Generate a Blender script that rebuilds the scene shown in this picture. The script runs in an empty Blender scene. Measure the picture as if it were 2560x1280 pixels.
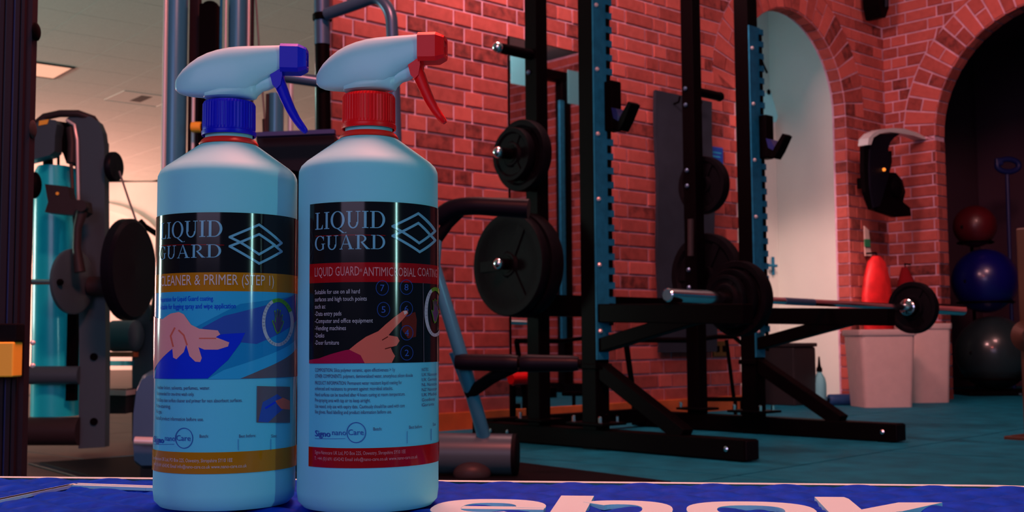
import bpy, bmesh, math, random
from mathutils import Vector, Matrix
from mathutils.geometry import tessellate_polygon
rnd = random.Random(7)
PI = math.pi
S = bpy.context.scene
COL = S.collection

# ------------------------------------------------------------------ camera
F = 2900.0
PITCH = math.atan(215 / F); ROLL = math.radians(.4)
CAM = Vector((0, 0, .402))
fw = Vector((0, math.cos(PITCH), math.sin(PITCH)))
_u0 = Vector((0, -math.sin(PITCH), math.cos(PITCH))); _r0 = Vector((1, 0, 0))
RT = _r0 * math.cos(ROLL) - _u0 * math.sin(ROLL)
UP = _u0 * math.cos(ROLL) + _r0 * math.sin(ROLL)
cd = bpy.data.cameras.new('camera'); cam = bpy.data.objects.new('camera', cd); COL.objects.link(cam)
m3 = Matrix((RT, UP, -fw)).transposed()
cam.matrix_world = Matrix.Translation(CAM) @ m3.to_4x4()
cd.sensor_width = 36; cd.lens = F / 2560 * 36
cd.dof.use_dof = True; cd.dof.focus_distance = .74; cd.dof.aperture_fstop = 26
cd.clip_start = .02; cd.clip_end = 100
S.camera = cam

# ------------------------------------------------------------------ world, lights, exposure
w = bpy.data.worlds.new('world'); S.world = w; w.use_nodes = True
bg = w.node_tree.nodes['Background']; bg.inputs[0].default_value = (.02, .30, .55, 1); bg.inputs[1].default_value = .12
S.view_settings.view_transform = 'Standard'; S.view_settings.look = 'None'
S.view_settings.gamma = 1; S.view_settings.exposure = 0; S.view_settings.use_curve_mapping = False

def area(name, loc, target, sx, sy, col, power):
    l = bpy.data.lights.new(name, 'AREA'); l.shape = 'RECTANGLE'; l.size = sx; l.size_y = sy
    l.color = col; l.energy = power
    o = bpy.data.objects.new(name, l); COL.objects.link(o); o.location = loc
    o.rotation_euler = (Vector(target) - Vector(loc)).to_track_quat('-Z', 'Y').to_euler()
    return o
PINK = (1, .42, .34); TEAL = (.72, .56, .86)
area('ceiling_light_gym', (.05, 4.45, 2.92), (1.3, 5.9, 1.7), .6, .5, (1, .43, .42), 72)
area('ceiling_light_front', (.0, 1.30, 2.85), (-.05, 1.1, 0), .7, .5, (1, .19, .15), 150)
area('ceiling_light_rear', (2.6, 5.1, 2.92), (3.4, 6.4, 1.9), .6, .6, (1, .42, .40), 42)
area('fill_behind_camera', (-1.4, -3.2, 1.9), (-.1, .8, .45), 3, 2.2, TEAL, 52)  # added fill for the camera-facing sides; no window is known there
area('tall_lamp_behind_camera', (2.70, -1.45, .80), (-.12, .7, .50), .07, .45, (.5, 1, .95), 11)
area('far_room_warm_fill', (-10.5, 15.2, .9), (-5.2, 17.6, 2.7), 3, 1.4, (1, .38, .30), 800)  # added warm fill for the far ceiling and wall, not a known window
area('far_room_cool_fill', (-9.5, 6, 1.2), (-3, 9.5, 3.0), 2, 1.4, (.62, .9, .80), 240)  # added cool fill aimed up to tint the ceiling; no real window
area('far_room_ceiling_light', (-5.5, 9, 2.95), (-5.5, 9, 0), 1.2, 1.2, (1, .45, .38), 40)
def spot(name, loc, target, col, power, ang, blend=.5, size=.1):
    l = bpy.data.lights.new(name, 'SPOT'); l.color = col; l.energy = power; l.spot_size = math.radians(ang); l.spot_blend = blend; l.shadow_soft_size = size
    o = bpy.data.objects.new(name, l); COL.objects.link(o); o.location = loc
    o.rotation_euler = (Vector(target) - Vector(loc)).to_track_quat('-Z', 'Y').to_euler()
spot('niche_fill_spot', (1.35, 5.3, 2.9), (1.95, 7.9, .65), (1, .52, .46), 420, 27, .9)  # added spot brightening the lower white wall behind the arch; no known fixture
area('corridor_fill', (1.35, 7.3, 2.88), (1.5, 7.6, 0), .5, .2, (.55, .9, 1), 2.2)  # added dim cool fill for the corridor wall, no lamp known here

# ------------------------------------------------------------------ pixel -> point helpers (2560 x 1280 frame)
def ray(x, y): return fw + RT * ((x - 1280) / F) + UP * ((640 - y) / F)
def Zp(x, y, z): d = ray(x, y); return CAM + d * ((z - CAM.z) / d.z)
def Yp(x, y, Y): d = ray(x, y); return CAM + d * (Y / d.y)
TH = math.radians(42.4)
Ud = Vector((math.cos(TH), math.sin(TH), 0)); Vd = Vector((math.sin(TH), -math.cos(TH), 0)); Zd = Vector((0, 0, 1))
P0 = Vector((-.274, 5.3, 0))
def W(u, v, z): return P0 + Ud * u + Vd * v + Zd * z
def uvz(q): return ((q - P0).dot(Ud), (q - P0).dot(Vd), q.z)
def Vp(x, y, v): d = ray(x, y); return CAM + d * ((P0 + Vd * v - CAM).dot(Vd) / d.dot(Vd))
def Up_(x, y, u): d = ray(x, y); return CAM + d * ((P0 + Ud * u - CAM).dot(Ud) / d.dot(Ud))
WM = Matrix((Ud, Vd, Zd)).transposed()          # wall frame axes (left handed: flip handled by recalc)

# ------------------------------------------------------------------ materials
def lin(c): return tuple(((v / 255) / 12.92 if v / 255 <= .04045 else ((v / 255 + .055) / 1.055) ** 2.4) for v in c)
def mat(name, col, rough=.5, metal=0, noise=0, scale=40, bump=0, rnd_mode=None, col2=None, spec=None, emit=None, strength=1, coat=0, trans=0):
    m = bpy.data.materials.new(name); m.use_nodes = True
    nt = m.node_tree; b = nt.nodes['Principled BSDF']
    b.inputs['Base Color'].default_value = (*col, 1); b.inputs['Roughness'].default_value = rough; b.inputs['Metallic'].default_value = metal
    if spec is not None: b.inputs['Specular IOR Level'].default_value = spec
    if coat: b.inputs['Coat Weight'].default_value = coat; b.inputs['Coat Roughness'].default_value = .08
    if trans: b.inputs['Transmission Weight'].default_value = trans
    if emit: b.inputs['Emission Color'].default_value = (*emit, 1); b.inputs['Emission Strength'].default_value = strength
    tc = nt.nodes.new('ShaderNodeTexCoord'); N = nt.nodes.new('ShaderNodeTexNoise'); N.inputs['Scale'].default_value = scale; N.inputs['Detail'].default_value = 6
    vec = tc.outputs['Object']
    fac = N.outputs['Fac']
    if rnd_mode:
        if rnd_mode == 'object': src = nt.nodes.new('ShaderNodeObjectInfo').outputs['Random']
        else: src = nt.nodes.new('ShaderNodeNewGeometry').outputs['Random Per Island']
        a = nt.nodes.new('ShaderNodeVectorMath'); a.operation = 'ADD'
        mu = nt.nodes.new('ShaderNodeMath'); mu.operation = 'MULTIPLY'; mu.inputs[1].default_value = 37
        nt.links.new(src, mu.inputs[0]); nt.links.new(vec, a.inputs[0]); nt.links.new(mu.outputs[0], a.inputs[1]); vec = a.outputs[0]
        mx = nt.nodes.new('ShaderNodeMath'); mx.operation = 'MULTIPLY_ADD'; mx.inputs[1].default_value = .62; mx.inputs[2].default_value = -.1
        ad = nt.nodes.new('ShaderNodeMath'); ad.operation = 'MULTIPLY_ADD'; ad.inputs[1].default_value = .75
        nt.links.new(N.outputs['Fac'], mx.inputs[0]); nt.links.new(src, ad.inputs[0]); nt.links.new(mx.outputs[0], ad.inputs[2]); fac = ad.outputs[0]
    nt.links.new(vec, N.inputs['Vector'])
    if noise or rnd_mode:
        r = nt.nodes.new('ShaderNodeValToRGB')
        c2 = col2 or tuple(min(1, c * (1 + noise)) for c in col); c1 = col if (col2 or rnd_mode) else tuple(c * (1 - noise) for c in col)
        r.color_ramp.elements[0].color = (*c1, 1); r.color_ramp.elements[1].color = (*c2, 1)
        r.color_ramp.elements[0].position = .3 if not rnd_mode else .1; r.color_ramp.elements[1].position = .7 if not rnd_mode else .9
        if rnd_mode:
            e = r.color_ramp.elements.new(.34); e.color = (c1[0] * .45 + c2[0] * .5, c1[1] * .45 + c2[1] * .45, c1[2] * .45 + c2[2] * .45, 1)
        nt.links.new(fac, r.inputs[0]); nt.links.new(r.outputs[0], b.inputs['Base Color'])
    if bump:
        bn = nt.nodes.new('ShaderNodeBump'); bn.inputs['Strength'].default_value = bump; bn.inputs['Distance'].default_value = .003
        nt.links.new(N.outputs['Fac'], bn.inputs['Height']); nt.links.new(bn.outputs[0], b.inputs['Normal'])
    return m
M = {}
M['brick'] = mat('brick_object', (.075, .024, .024), .85, noise=.5, scale=25, bump=.5, rnd_mode='object', col2=(.52, .125, .108), spec=.10)
M['brick_s'] = mat('brick_island', (.075, .024, .024), .85, noise=.5, scale=25, bump=.5, rnd_mode='island', col2=(.52, .125, .108), spec=.10)
M['mortar'] = mat('mortar', (.62, .40, .54), .95, noise=.2, scale=18, bump=.4, spec=.1)
M['plaster'] = mat('white_plaster', (.76, .84, .78), .9, noise=.03, scale=3, spec=.1)
M['ceil'] = mat('ceiling_tile', (.72, .84, .78), .95, noise=.05, scale=60, bump=.3, spec=.1)
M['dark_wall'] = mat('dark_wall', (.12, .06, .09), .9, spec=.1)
M['dark_wood'] = mat('dark_wood', (.055, .018, .006), .5, noise=.3, scale=6)
M['wood'] = mat('varnished_wood', (.55, .13, .03), .45, noise=.3, scale=6)
M['floor'] = mat('rubber_floor', (.004, .17, .26), .65, noise=.3, scale=7, bump=.1, spec=.12)
M['dark_floor'] = mat('dark_floor', (.05, .04, .035), .6, noise=.2, scale=7)
M['seam'] = mat('floor_seam', (.02, .06, .06), .8)
M['black'] = mat('black_powder_coat', (.0022, .0012, .0020), .5, spec=.03)
M['black_soft'] = mat('black_rubber', (.004, .0035, .006), .6, spec=.06, noise=.2, scale=60, bump=.2)
M['vinyl'] = mat('black_vinyl', (.004, .004, .010), .42, spec=.12)
M['slate'] = mat('slate_foam_mat', (.022, .035, .055), .75, noise=.15, scale=9, spec=.2)
M['gal'] = mat('galvanised_plate', (.012, .20, .36), .55, noise=.18, scale=30, spec=.12)
M['chrome'] = mat('chrome', (.8, .85, .9), .12, metal=1)
M['steel'] = mat('grey_painted_steel', (.07, .16, .28), .32, metal=.45)
M['frame'] = mat('grey_machine_frame', (.050, .095, .125), .34, spec=.35)
M['tube'] = mat('blue_grey_tube', (.05, .28, .45), .28, metal=.2, spec=.5)
M['frame_d'] = mat('dark_machine_frame', (.030, .026, .030), .45, spec=.2)
M['shroud'] = mat('teal_shroud', (.01, .85, 1.0), .26, coat=.3)
M['alu'] = mat('anodised_column', (.018, .012, .020), .45, spec=.12)
M['alu_d'] = mat('column_groove', (.012, .01, .04), .5)
M['yellow'] = mat('yellow_plastic', (1.0, .62, .05), .5)
M['cable'] = mat('steel_cable', (.15, .2, .2), .5)
M['orange'] = mat('amber_lamp', (.9, .35, .05), .4, emit=(1, .28, .03), strength=1.0)
M['bin'] = mat('beige_bin', (.80, .62, .58), .6, noise=.04, scale=20)
M['red_cloth'] = mat('red_cloth', (.75, .02, .025), .5, noise=.25, scale=12)
M['dark_red_cloth'] = mat('dark_red_cloth', (.16, .006, .010), .85, spec=.05)
M['red_ball'] = mat('red_ball', (.08, .004, .008), .4, coat=.15)
M['blue_ball'] = mat('blue_ball', (.004, .004, .13), .3, coat=.3)
M['teal_ball'] = mat('grey_ball', (.018, .035, .040), .28, coat=.4)
M['navy'] = mat('navy_plastic', (.01, .02, .16), .45)
M['blue_sign'] = mat('blue_sign', (.01, .09, .55), .5)
M['bluetape'] = mat('blue_roll', (.02, .10, .30), .5)
M['mirror'] = mat('mirror_glass', (.78, .74, .74), .02, metal=1)
M['silver'] = mat('silver_hood', (.75, .80, .82), .3, metal=.3)
M['green'] = mat('green_tag', (.02, .30, .13), .6)
M['brass'] = mat('brass_socket', (.16, .12, .03), .4, metal=.5)
M['lamp'] = mat('lamp_diffuser', (.9, .8, .7), .5, emit=(1, .46, .28), strength=.62)
M['vent'] = mat('vent_dark', (.06, .07, .07), .7)
M['bottle'] = mat('white_hdpe', (.27, .84, .92), .58, spec=.16)
M['head'] = mat('white_gloss_plastic', (.42, .86, .94), .30, spec=.38)
M['red'] = mat('red_plastic', (1.0, .004, .008), .36, spec=.25)
M['blue'] = mat('blue_plastic', (.004, .006, .66), .36, spec=.22)
M['redring'] = mat('red_seal', (.95, .02, .01), .35)
M['deckblue'] = mat('blue_step_rubber', (.0, .045, .52), .5, noise=.25, scale=90, bump=.2, spec=.06)
M['deckwhite'] = mat('white_step_print', (.38, .78, .84), .6)
def pm(n, c, r=.11): M[n] = mat('print_' + n, c, r, spec=.30); return M[n]
pm('p_white', (.14, .72, .86)); pm('p_black', (.010, .008, .010)); pm('p_gold', (.56, .20, .004)); pm('p_maroon', (.42, .004, .008))
pm('p_text', (.20, .52, .66)); pm('p_dark', (.10, .06, .16)); pm('p_pale', (.62, .60, .62)); pm('p_sky', (.04, .48, .78)); pm('p_cloth', (.01, .04, .75))
pm('p_surf', (.015, .30, .60)); pm('p_skin', (1.0, .40, .36)); pm('p_skin_d', (.85, .16, .10)); pm('p_sleeve', (.60, .004, .06)); pm('p_green', (.12, .45, .02))
pm('p_key', (.03, .08, .32)); pm('p_brown', (.16, .12, .14)); pm('p_red_t', (.75, .30, .30)); pm('p_logo', (.05, .12, .45)); pm('p_glow', (.16, .02, .012))
pm('p_sleeve', (.45, .008, .06)); pm('p_goldt', (.80, .62, .55)); pm('p_blue_dk', (.04, .10, .45))

# ------------------------------------------------------------------ mesh helpers
class B:
    def __init__(s): s.v = []; s.f = []; s.m = []; s.cm = 0
    def add(s, vs, fs):
        o = len(s.v); s.v += [Vector(q) for q in vs]; s.f += [tuple(i + o for i in f) for f in fs]; s.m += [s.cm] * len(fs); return s
    def box(s, c, size, ax=None, bev=0):
        c = Vector(c); a = ax or (Vector((1, 0, 0)), Vector((0, 1, 0)), Zd)
        h = [x / 2 for x in size]
        if not bev:
            vs = [c + a[0] * (h[0] * i) + a[1] * (h[1] * j) + a[2] * (h[2] * k) for i in (-1, 1) for j in (-1, 1) for k in (-1, 1)]
            return s.add(vs, [(0, 1, 3, 2), (4, 6, 7, 5), (0, 4, 5, 1), (2, 3, 7, 6), (0, 2, 6, 4), (1, 5, 7, 3)])
        b = bmesh.new(); bmesh.ops.create_cube(b, size=1)
        for q in b.verts: q.co = Vector((q.co.x * size[0], q.co.y * size[1], q.co.z * size[2]))
        bmesh.ops.bevel(b, geom=b.edges[:], offset=bev, segments=2, profile=.5, affect='EDGES')
        vs = [c + a[0] * q.co.x + a[1] * q.co.y + a[2] * q.co.z for q in b.verts]; b.verts.index_update()
        fs = [tuple(q.index for q in f.verts) for f in b.faces]; b.free(); return s.add(vs, fs)
    def beam(s, p, q, wd, ht, up=Zd, bev=0):
        p = Vector(p); q = Vector(q); d = q - p; L = d.length; d.normalize()
        if abs(d.dot(up)) > .98: up = Vd
        sd = d.cross(up).normalized(); u2 = sd.cross(d)
        return s.box((p + q) / 2, (L, wd, ht), (d, sd, u2), bev)
    def tube(s, path, r, n=14, cap=True):
        P = [Vector(q) for q in path]; rr = r if isinstance(r, (list, tuple)) else [r] * len(P)
        rings = []; prev = None
        for i, p in enumerate(P):
            t = (P[min(i + 1, len(P) - 1)] - P[max(i - 1, 0)]).normalized()
            if prev is None:
                a = t.cross(Zd) if abs(t.z) < .95 else t.cross(Vector((1, 0, 0)))
            else: a = prev - t * prev.dot(t)
            a.normalize(); prev = a; b2 = t.cross(a)
            rings.append([p + (a * math.cos(2 * PI * k / n) + b2 * math.sin(2 * PI * k / n)) * rr[i] for k in range(n)])
        vs = [q for R_ in rings for q in R_]; fs = []
        for i in range(len(P) - 1):
            for k in range(n):
                k2 = (k + 1) % n; fs.append((i * n + k, i * n + k2, (i + 1) * n + k2, (i + 1) * n + k))
        if cap: fs.append(tuple(range(n))[::-1]); fs.append(tuple((len(P) - 1) * n + k for k in range(n)))
        return s.add(vs, fs)
    def lathe(s, prof, c, ax=Zd, n=32, ref=None):
        ax = Vector(ax).normalized(); a = (ref or (Vector((1, 0, 0)) if abs(ax.x) < .8 else Vector((0, 1, 0)))); a = (a - ax * a.dot(ax)).normalized(); b2 = ax.cross(a); c = Vector(c)
        vs = []; fs = []
        for r, h in prof:
            for k in range(n): vs.append(c + ax * h + (a * math.cos(2 * PI * k / n) + b2 * math.sin(2 * PI * k / n)) * max(r, 1e-5))
        for i in range(len(prof) - 1):
            for k in range(n): k2 = (k + 1) % n; fs.append((i * n + k, i * n + k2, (i + 1) * n + k2, (i + 1) * n + k))
        fs.append(tuple(range(n))[::-1]); fs.append(tuple((len(prof) - 1) * n + k for k in range(n)))
        return s.add(vs, fs)
    def loft(s, rings, cap=True):
        n = len(rings[0]); vs = [q for r in rings for q in r]; fs = []
        for i in range(len(rings) - 1):
            for k in range(n): k2 = (k + 1) % n; fs.append((i * n + k, i * n + k2, (i + 1) * n + k2, (i + 1) * n + k))
        if cap: fs.append(tuple(range(n))[::-1]); fs.append(tuple((len(rings) - 1) * n + k for k in range(n)))
        return s.add(vs, fs)
    def prism(s, poly, off):
        n = len(poly); off = Vector(off); vs = [Vector(q) for q in poly] + [Vector(q) + off for q in poly]
        return s.add(vs, [tuple(range(n))[::-1], tuple(range(n, 2 * n))] + [(k, (k + 1) % n, (k + 1) % n + n, k + n) for k in range(n)])
    def ball(s, c, r, sc=(1, 1, 1), n=24):
        c = Vector(c); vs = []; fs = []; k2 = n // 2
        for i in range(k2 + 1):
            t = PI * i / k2
            for k in range(n): vs.append(c + Vector((math.sin(t) * math.cos(2 * PI * k / n) * r * sc[0], math.sin(t) * math.sin(2 * PI * k / n) * r * sc[1], math.cos(t) * r * sc[2])))
        for i in range(k2):
            for k in range(n): fs.append((i * n + k, i * n + (k + 1) % n, (i + 1) * n + (k + 1) % n, (i + 1) * n + k))
        return s.add(vs, fs)
    def build(s, name, m, parent=None, smooth=False, recalc=True, doub=False, org=None, bevel=0):
        me = bpy.data.meshes.new(name); o = bpy.data.objects.new(name, me); COL.objects.link(o)
        if parent is not None: o.parent = parent; off = root_loc(parent)
        else:
            mn = Vector([min(q[i] for q in s.v) for i in range(3)]); mx = Vector([max(q[i] for q in s.v) for i in range(3)])
            off = org if org is not None else Vector(((mn.x + mx.x) / 2, (mn.y + mx.y) / 2, mn.z)); o.location = off
        me.from_pydata([q - off for q in s.v], [], s.f)
        ms = m if isinstance(m, (list, tuple)) else [m]
        for k in ms: me.materials.append(k)
        if len(ms) > 1: me.polygons.foreach_set('material_index', s.m)
        if recalc or doub:
            b = bmesh.new(); b.from_mesh(me)
            if doub: bmesh.ops.remove_doubles(b, verts=b.verts[:], dist=1e-5)
            bmesh.ops.recalc_face_normals(b, faces=b.faces[:]); b.to_mesh(me); b.free()
        if smooth:
            me.shade_smooth()
            try: me.set_sharp_from_angle(angle=math.radians(38))
            except Exception: pass
        return o
def root_loc(o):
    while o.parent: o = o.parent
    return Vector(o.location)
def thing(name, label, cat, loc, group=None):
    o = bpy.data.objects.new(name, None); COL.objects.link(o); o.location = loc; o.empty_display_size = .05
    o['label'] = label; o['category'] = cat
    if group: o['group'] = group
    return o
def tag(o, label, cat, group=None):
    o['label'] = label; o['category'] = cat
    if group: o['group'] = group
    return o
def struct(o): o['kind'] = 'structure'; return o
UVZ = (Ud, Vd, Zd)

# ================================================================== SETTING
fl = B().add([(-14, -5, 0), (9, -5, 0), (9, 19, 0), (-14, 19, 0)], [(0, 1, 2, 3)])
fl = struct(fl.build('floor', M['seam'], recalc=False, org=Vector((0, 0, 0))))
# rubber floor tiles in the gym zone: direction of the seam seen at the right
sa = Zp(1840, 1195, 0); sb = Zp(2560, 1075, 0); sd = (sb - sa).normalized(); sn = Vector((sd.y, -sd.x, 0))
tile_m = {}
for k, (mk) in enumerate(('floor', 'dark_floor')):
    b = B().box((0, 0, -.0), (.992, .992, .006), (sd, sn, Zd)); me = bpy.data.meshes.new('rubber_tile'); me.from_pydata(b.v, [], b.f); me.materials.append(M[mk]); tile_m[k] = me
for i in range(-5, 7):
    for j in range(-8, 4):
        c = sa + sd * (i + .5) + sn * (j + .5)
        if c.y < -.5 or c.y > 9.5 or abs(c.x) > .62 * max(c.y, 0) + 1.2: continue
        o = bpy.data.objects.new('rubber_tile', tile_m[1 if c.x < -.55 * (c.y / 4) - .4 else 0]); COL.objects.link(o); o.parent = fl; o.location = (c.x, c.y, .0035)
# far floor of the other room
b = B().box((-6, 14, .002), (12, 9, .004)); b.build('vinyl_flooring', M['dark_floor'], fl)

HC = 3.0
# ceiling slab and its tiles
cb = B().box((-2.5, 7, HC + .1), (23, 24, .12)); ce = struct(cb.build('ceiling', M['seam']))
c0 = Zp(137, 202, HC); c1 = Zp(200, 168, HC); cdv = (c1 - c0); cdv.z = 0; cdv.normalize(); cnv = Vector((-cdv.y, cdv.x, 0))
tb = B().box((0, 0, 0), (.594, .594, .015), (cdv, cnv, Zd)); tme = bpy.data.meshes.new('ceiling_tile'); tme.from_pydata(tb.v, [], tb.f); tme.materials.append(M['ceil'])
tcount = 0
for i in range(-16, 18):
    for j in range(-16, 20):
        c = c0 + cdv * (.6 * (i + .5)) + cnv * (.6 * (j + .5))
        if c.y < 7.6 or c.y > 18.3: continue
        pxx = 1280 + F * c.x / c.y
        if pxx < -40 or pxx > 980: continue
        if i == 0 and j == -1: continue
        o = bpy.data.objects.new('ceiling_tile', tme); COL.objects.link(o); o.parent = ce; o.location = Vector((c.x, c.y, HC + .03)) - ce.location; tcount += 1
b = B().box((2.5, 1.1, HC + .03), (11, 12.4, .015)); b.build('plaster_soffit', M['ceil'], ce)
b = B().box((-8, 1.1, HC + .03), (10, 12.4, .015)); b.build('plaster_soffit', M['ceil'], ce)
# lamp panel and vent
pc = c0 + cdv * .3 - cnv * .3
lt = thing('ceiling_light', 'square recessed light panel glowing warm in the white tiled ceiling at far left', 'light', Vector((pc.x, pc.y, HC - .01)))
b = B()
for a_, b_ in ((cdv, cnv), (cnv, cdv)):
    for sg in (-1, 1): b.box(pc + a_ * (.285 * sg) + Zd * .02, (.02, .57, .02), (a_, b_, Zd))
b.build('frame', M['frame_d'], lt)
B().box(pc + Vector((0, 0, .02)), (.55, .55, .01), (cdv, cnv, Zd)).build('diffuser', M['lamp'], lt)
vc = Zp(352, 252, HC)
vt = thing('air_vent', 'square white air vent with a dark slot in the ceiling above the leg machine', 'vent', Vector((vc.x, vc.y, HC - .02)))
B().box(vc + Vector((0, 0, .0219)), (.58, .58, .001), (cdv, cnv, Zd), .005).build('vent_plate', M['plaster'], vt)
B().box(vc + Vector((0, 0, .0205)), (.34, .12, .0015), (cdv, cnv, Zd)).build('vent_slot', M['vent'], vt)

# far wall, with an arched recess
fw_ = B().box((-4, 18.55, 1.5), (18, .2, 3.0)); fwo = struct(fw_.build('wall_back', M['plaster']))
ac = Yp(240, 640, 18.44)
b = B()
for k in range(18):
    a0 = PI * k / 18; a1 = PI * (k + 1) / 18; r0, r1 = 1.2, 1.32
    q = [(ac.x + r * math.cos(a), 18.38, 1.35 + r * math.sin(a)) for r, a in ((r0, a0), (r1, a0), (r1, a1), (r0, a1))]
    b.prism(q, (0, .08, 0))
b.build('arch_moulding', M['plaster'], fwo)
struct(B().box((-13.6, 7, 1.5), (.2, 23.5, 3.0)).build('wall_left', M['plaster']))

# ---- brick walls
LJ, HJ, ST, HD, CH = .01, .01, .215, .1025, .075
def brick_wall(root, along, nrm, org, L0, L1, H, arch, limit, key, vis):
    """Flemish bond wall. along/nrm directions, arch=(centre, radius, z0) in the wall's own frame, vis(pt) ranks a brick by closeness (None = not seen)."""
    cx, R0, z0 = arch; Ro = R0 + .225
    items = []
    rows = int(H / CH)
    def hole(z):                     # half width of opening incl. ring at height z
        if z <= z0: return R0
        return math.sqrt(max(0, Ro * Ro - (z - z0) ** 2)) if z < z0 + Ro else 0
    for r in range(rows):
        za = r * CH + HJ / 2; zb = (r + 1) * CH - HJ / 2
        s = L0 - (0 if r % 2 else .16); k = r % 2
        while s < L1:
            wd = ST if k % 2 == 0 else HD; a, b_ = max(s, L0), min(s + wd, L1); k += 1; s += wd + LJ
            if b_ - a < .025: continue
            ha, hb = hole(za), hole(zb)
            if a > cx:   seg = [[max(a, cx + ha), b_, b_, max(a, cx + hb)]]
            else: seg = [[a, min(b_, cx - ha), min(b_, cx - hb), a]]
            if a < cx < b_ : seg = [[a, min(b_, cx - ha), min(b_, cx - hb), a], [max(a, cx + ha), b_, b_, max(a, cx + hb)]] if hb > 0 or ha > 0 else [[a, b_, b_, a]]
            for g in seg:
                if g[1] - g[0] < .012 and g[2] - g[3] < .012: continue
                if g[1] < g[0]: g[1] = g[0] = (g[0] + g[1]) / 2
                if g[2] < g[3]: g[2] = g[3] = (g[2] + g[3]) / 2
                items.append([(g[0], za), (g[1], za), (g[2], zb), (g[3], zb)])
    # ring of voussoirs
    n = int(PI * R0 / .078)
    for k in range(n):
        a0 = PI * k / n + .005 / R0; a1 = PI * (k + 1) / n - .005 / R0
        rr = [(R0, R0 + .215)] if k % 2 else [(R0, R0 + .1025), (R0 + .1125, R0 + .215)]
        for (p, q) in rr:
            ang = lambda r_, a_: (cx + r_ * math.cos(a_), z0 + r_ * math.sin(a_))
            items.append([ang(q, a0), ang(q, a1), ang(p, a1), ang(p, a0)])
    ranked = []
    for it in items:
        mx_ = sum(p[0] for p in it) / 4; mz = sum(p[1] for p in it) / 4
        pt = org + along * mx_ + Zd * mz
        ranked.append((vis(pt), it))
    ranked.sort(key=lambda t: (t[0] is None, t[0] if t[0] is not None else 0))
    stuff = B(); cnt = 0; cache = {}
    for rk, it in ranked:
        if any(p[1] > H for p in it): continue
        j = rnd.uniform(0, .0035); th = .010
        if rk is not None and cnt < limit:
            cnt += 1
            mx_ = sum(p[0] for p in it) / 4; mz = sum(p[1] for p in it) / 4
            kk = tuple(round(c, 4) for p in it for c in (p[0] - mx_, p[1] - mz))
            if kk not in cache:
                poly = [along * (p[0] - mx_) + Zd * (p[1] - mz) for p in it]; q = B().prism(poly, nrm * th)
                me = bpy.data.meshes.new('brick'); me.from_pydata(q.v, [], q.f); me.materials.append(M['brick'])
                bb = bmesh.new(); bb.from_mesh(me); bmesh.ops.recalc_face_normals(bb, faces=bb.faces[:])
                bmesh.ops.bevel(bb, geom=[e for e in bb.edges if all(v.co.dot(nrm) > th * .6 for v in e.verts)], offset=.003, segments=1, affect='EDGES')
                bb.to_mesh(me); bb.free(); cache[kk] = me
            o = bpy.data.objects.new('brick', cache[kk]); COL.objects.link(o); o.parent = root
            o.location = org + along * mx_ + Zd * mz + nrm * (j - .004) - root_loc(root)
        else:
            poly = [org + along * p[0] + Zd * p[1] + nrm * (j - .004) for p in it]; stuff.prism(poly, nrm * th)
    if stuff.v:
        o = stuff.build('brickwork', M['brick_s'], root); o['kind'] = 'stuff'
    return cnt
def wall_slab(name, along, nrm, org, L0, L1, H, arch, T):
    """mortar backing with the arched opening cut through"""
    cx, R0, z0 = arch; b = B(); n = 24
    pts = [(cx - R0 * math.cos(PI * k / n), z0 + R0 * math.sin(PI * k / n)) for k in range(n + 1)]
    def P(s, z, t): return org + along * s + Zd * z - nrm * t
    for t in (0, T):
        for s0, s1 in ((L0, cx - R0), (cx + R0, L1)):
            b.add([P(s0, 0, t), P(s1, 0, t), P(s1, H, t), P(s0, H, t)], [(0, 1, 2, 3)])
        for k in range(n):
            (sa_, za), (sb_, zb) = pts[k], pts[k + 1]
            b.add([P(sa_, za, t), P(sb_, zb, t), P(sb_, H, t), P(sa_, H, t)], [(0, 1, 2, 3)])
    for s in (L0, L1): b.add([P(s, 0, 0), P(s, 0, T), P(s, H, T), P(s, H, 0)], [(0, 1, 2, 3)])
    b.add([P(L0, H, 0), P(L0, H, T), P(L1, H, T), P(L1, H, 0)], [(0, 1, 2, 3)])
    seq = [(cx - R0, 0)] + pts + [(cx + R0, 0)]
    for (sa_, za), (sb_, zb) in zip(seq, seq[1:]): b.add([P(sa_, za, 0), P(sa_, za, T), P(sb_, zb, T), P(sb_, zb, 0)], [(0, 1, 2, 3)])
    return struct(b.build(name, M['mortar'], doub=True, org=org.copy()))
def reveal_bricks(root, along, nrm, org, arch, T):
    """bricks lining the inside of the opening: one object each, jambs and soffit"""
    cx, R0, z0 = arch; n = int(PI * R0 / .078); rows = int(z0 / CH)
    dep = T - .004; cuts = [(0, dep)] if T < .13 else None
    def put(c, tx, wd, inward, d0, d1):
        cc = c - nrm * ((d0 + d1) / 2) + inward * .003
        o = B().box(cc, (wd, d1 - d0 - .008, .010), (tx, nrm, inward)).build('brick', M['brick'], root)
    for side in (-1, 1):
        for r in range(rows):
            z = (r + .5) * CH; c = org + along * (cx + side * R0) + Zd * z
            if cuts: put(c, Zd, CH - .01, along * (-side), 0, dep)
            elif r % 2: put(c, Zd, CH - .01, along * (-side), 0, dep)
            else: put(c, Zd, CH - .01, along * (-side), 0, dep / 2); put(c, Zd, CH - .01, along * (-side), dep / 2, dep)
    for k in range(n):
        a = PI * (k + .5) / n; rad = along * math.cos(a) + Zd * math.sin(a); tx = along * (-math.sin(a)) + Zd * math.cos(a)
        c = org + along * cx + Zd * z0 + rad * R0
        if cuts or k % 2: put(c, tx, .068, -rad, 0, dep)
        else: put(c, tx, .068, -rad, 0, dep / 2); put(c, tx, .068, -rad, dep / 2, dep)
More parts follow.
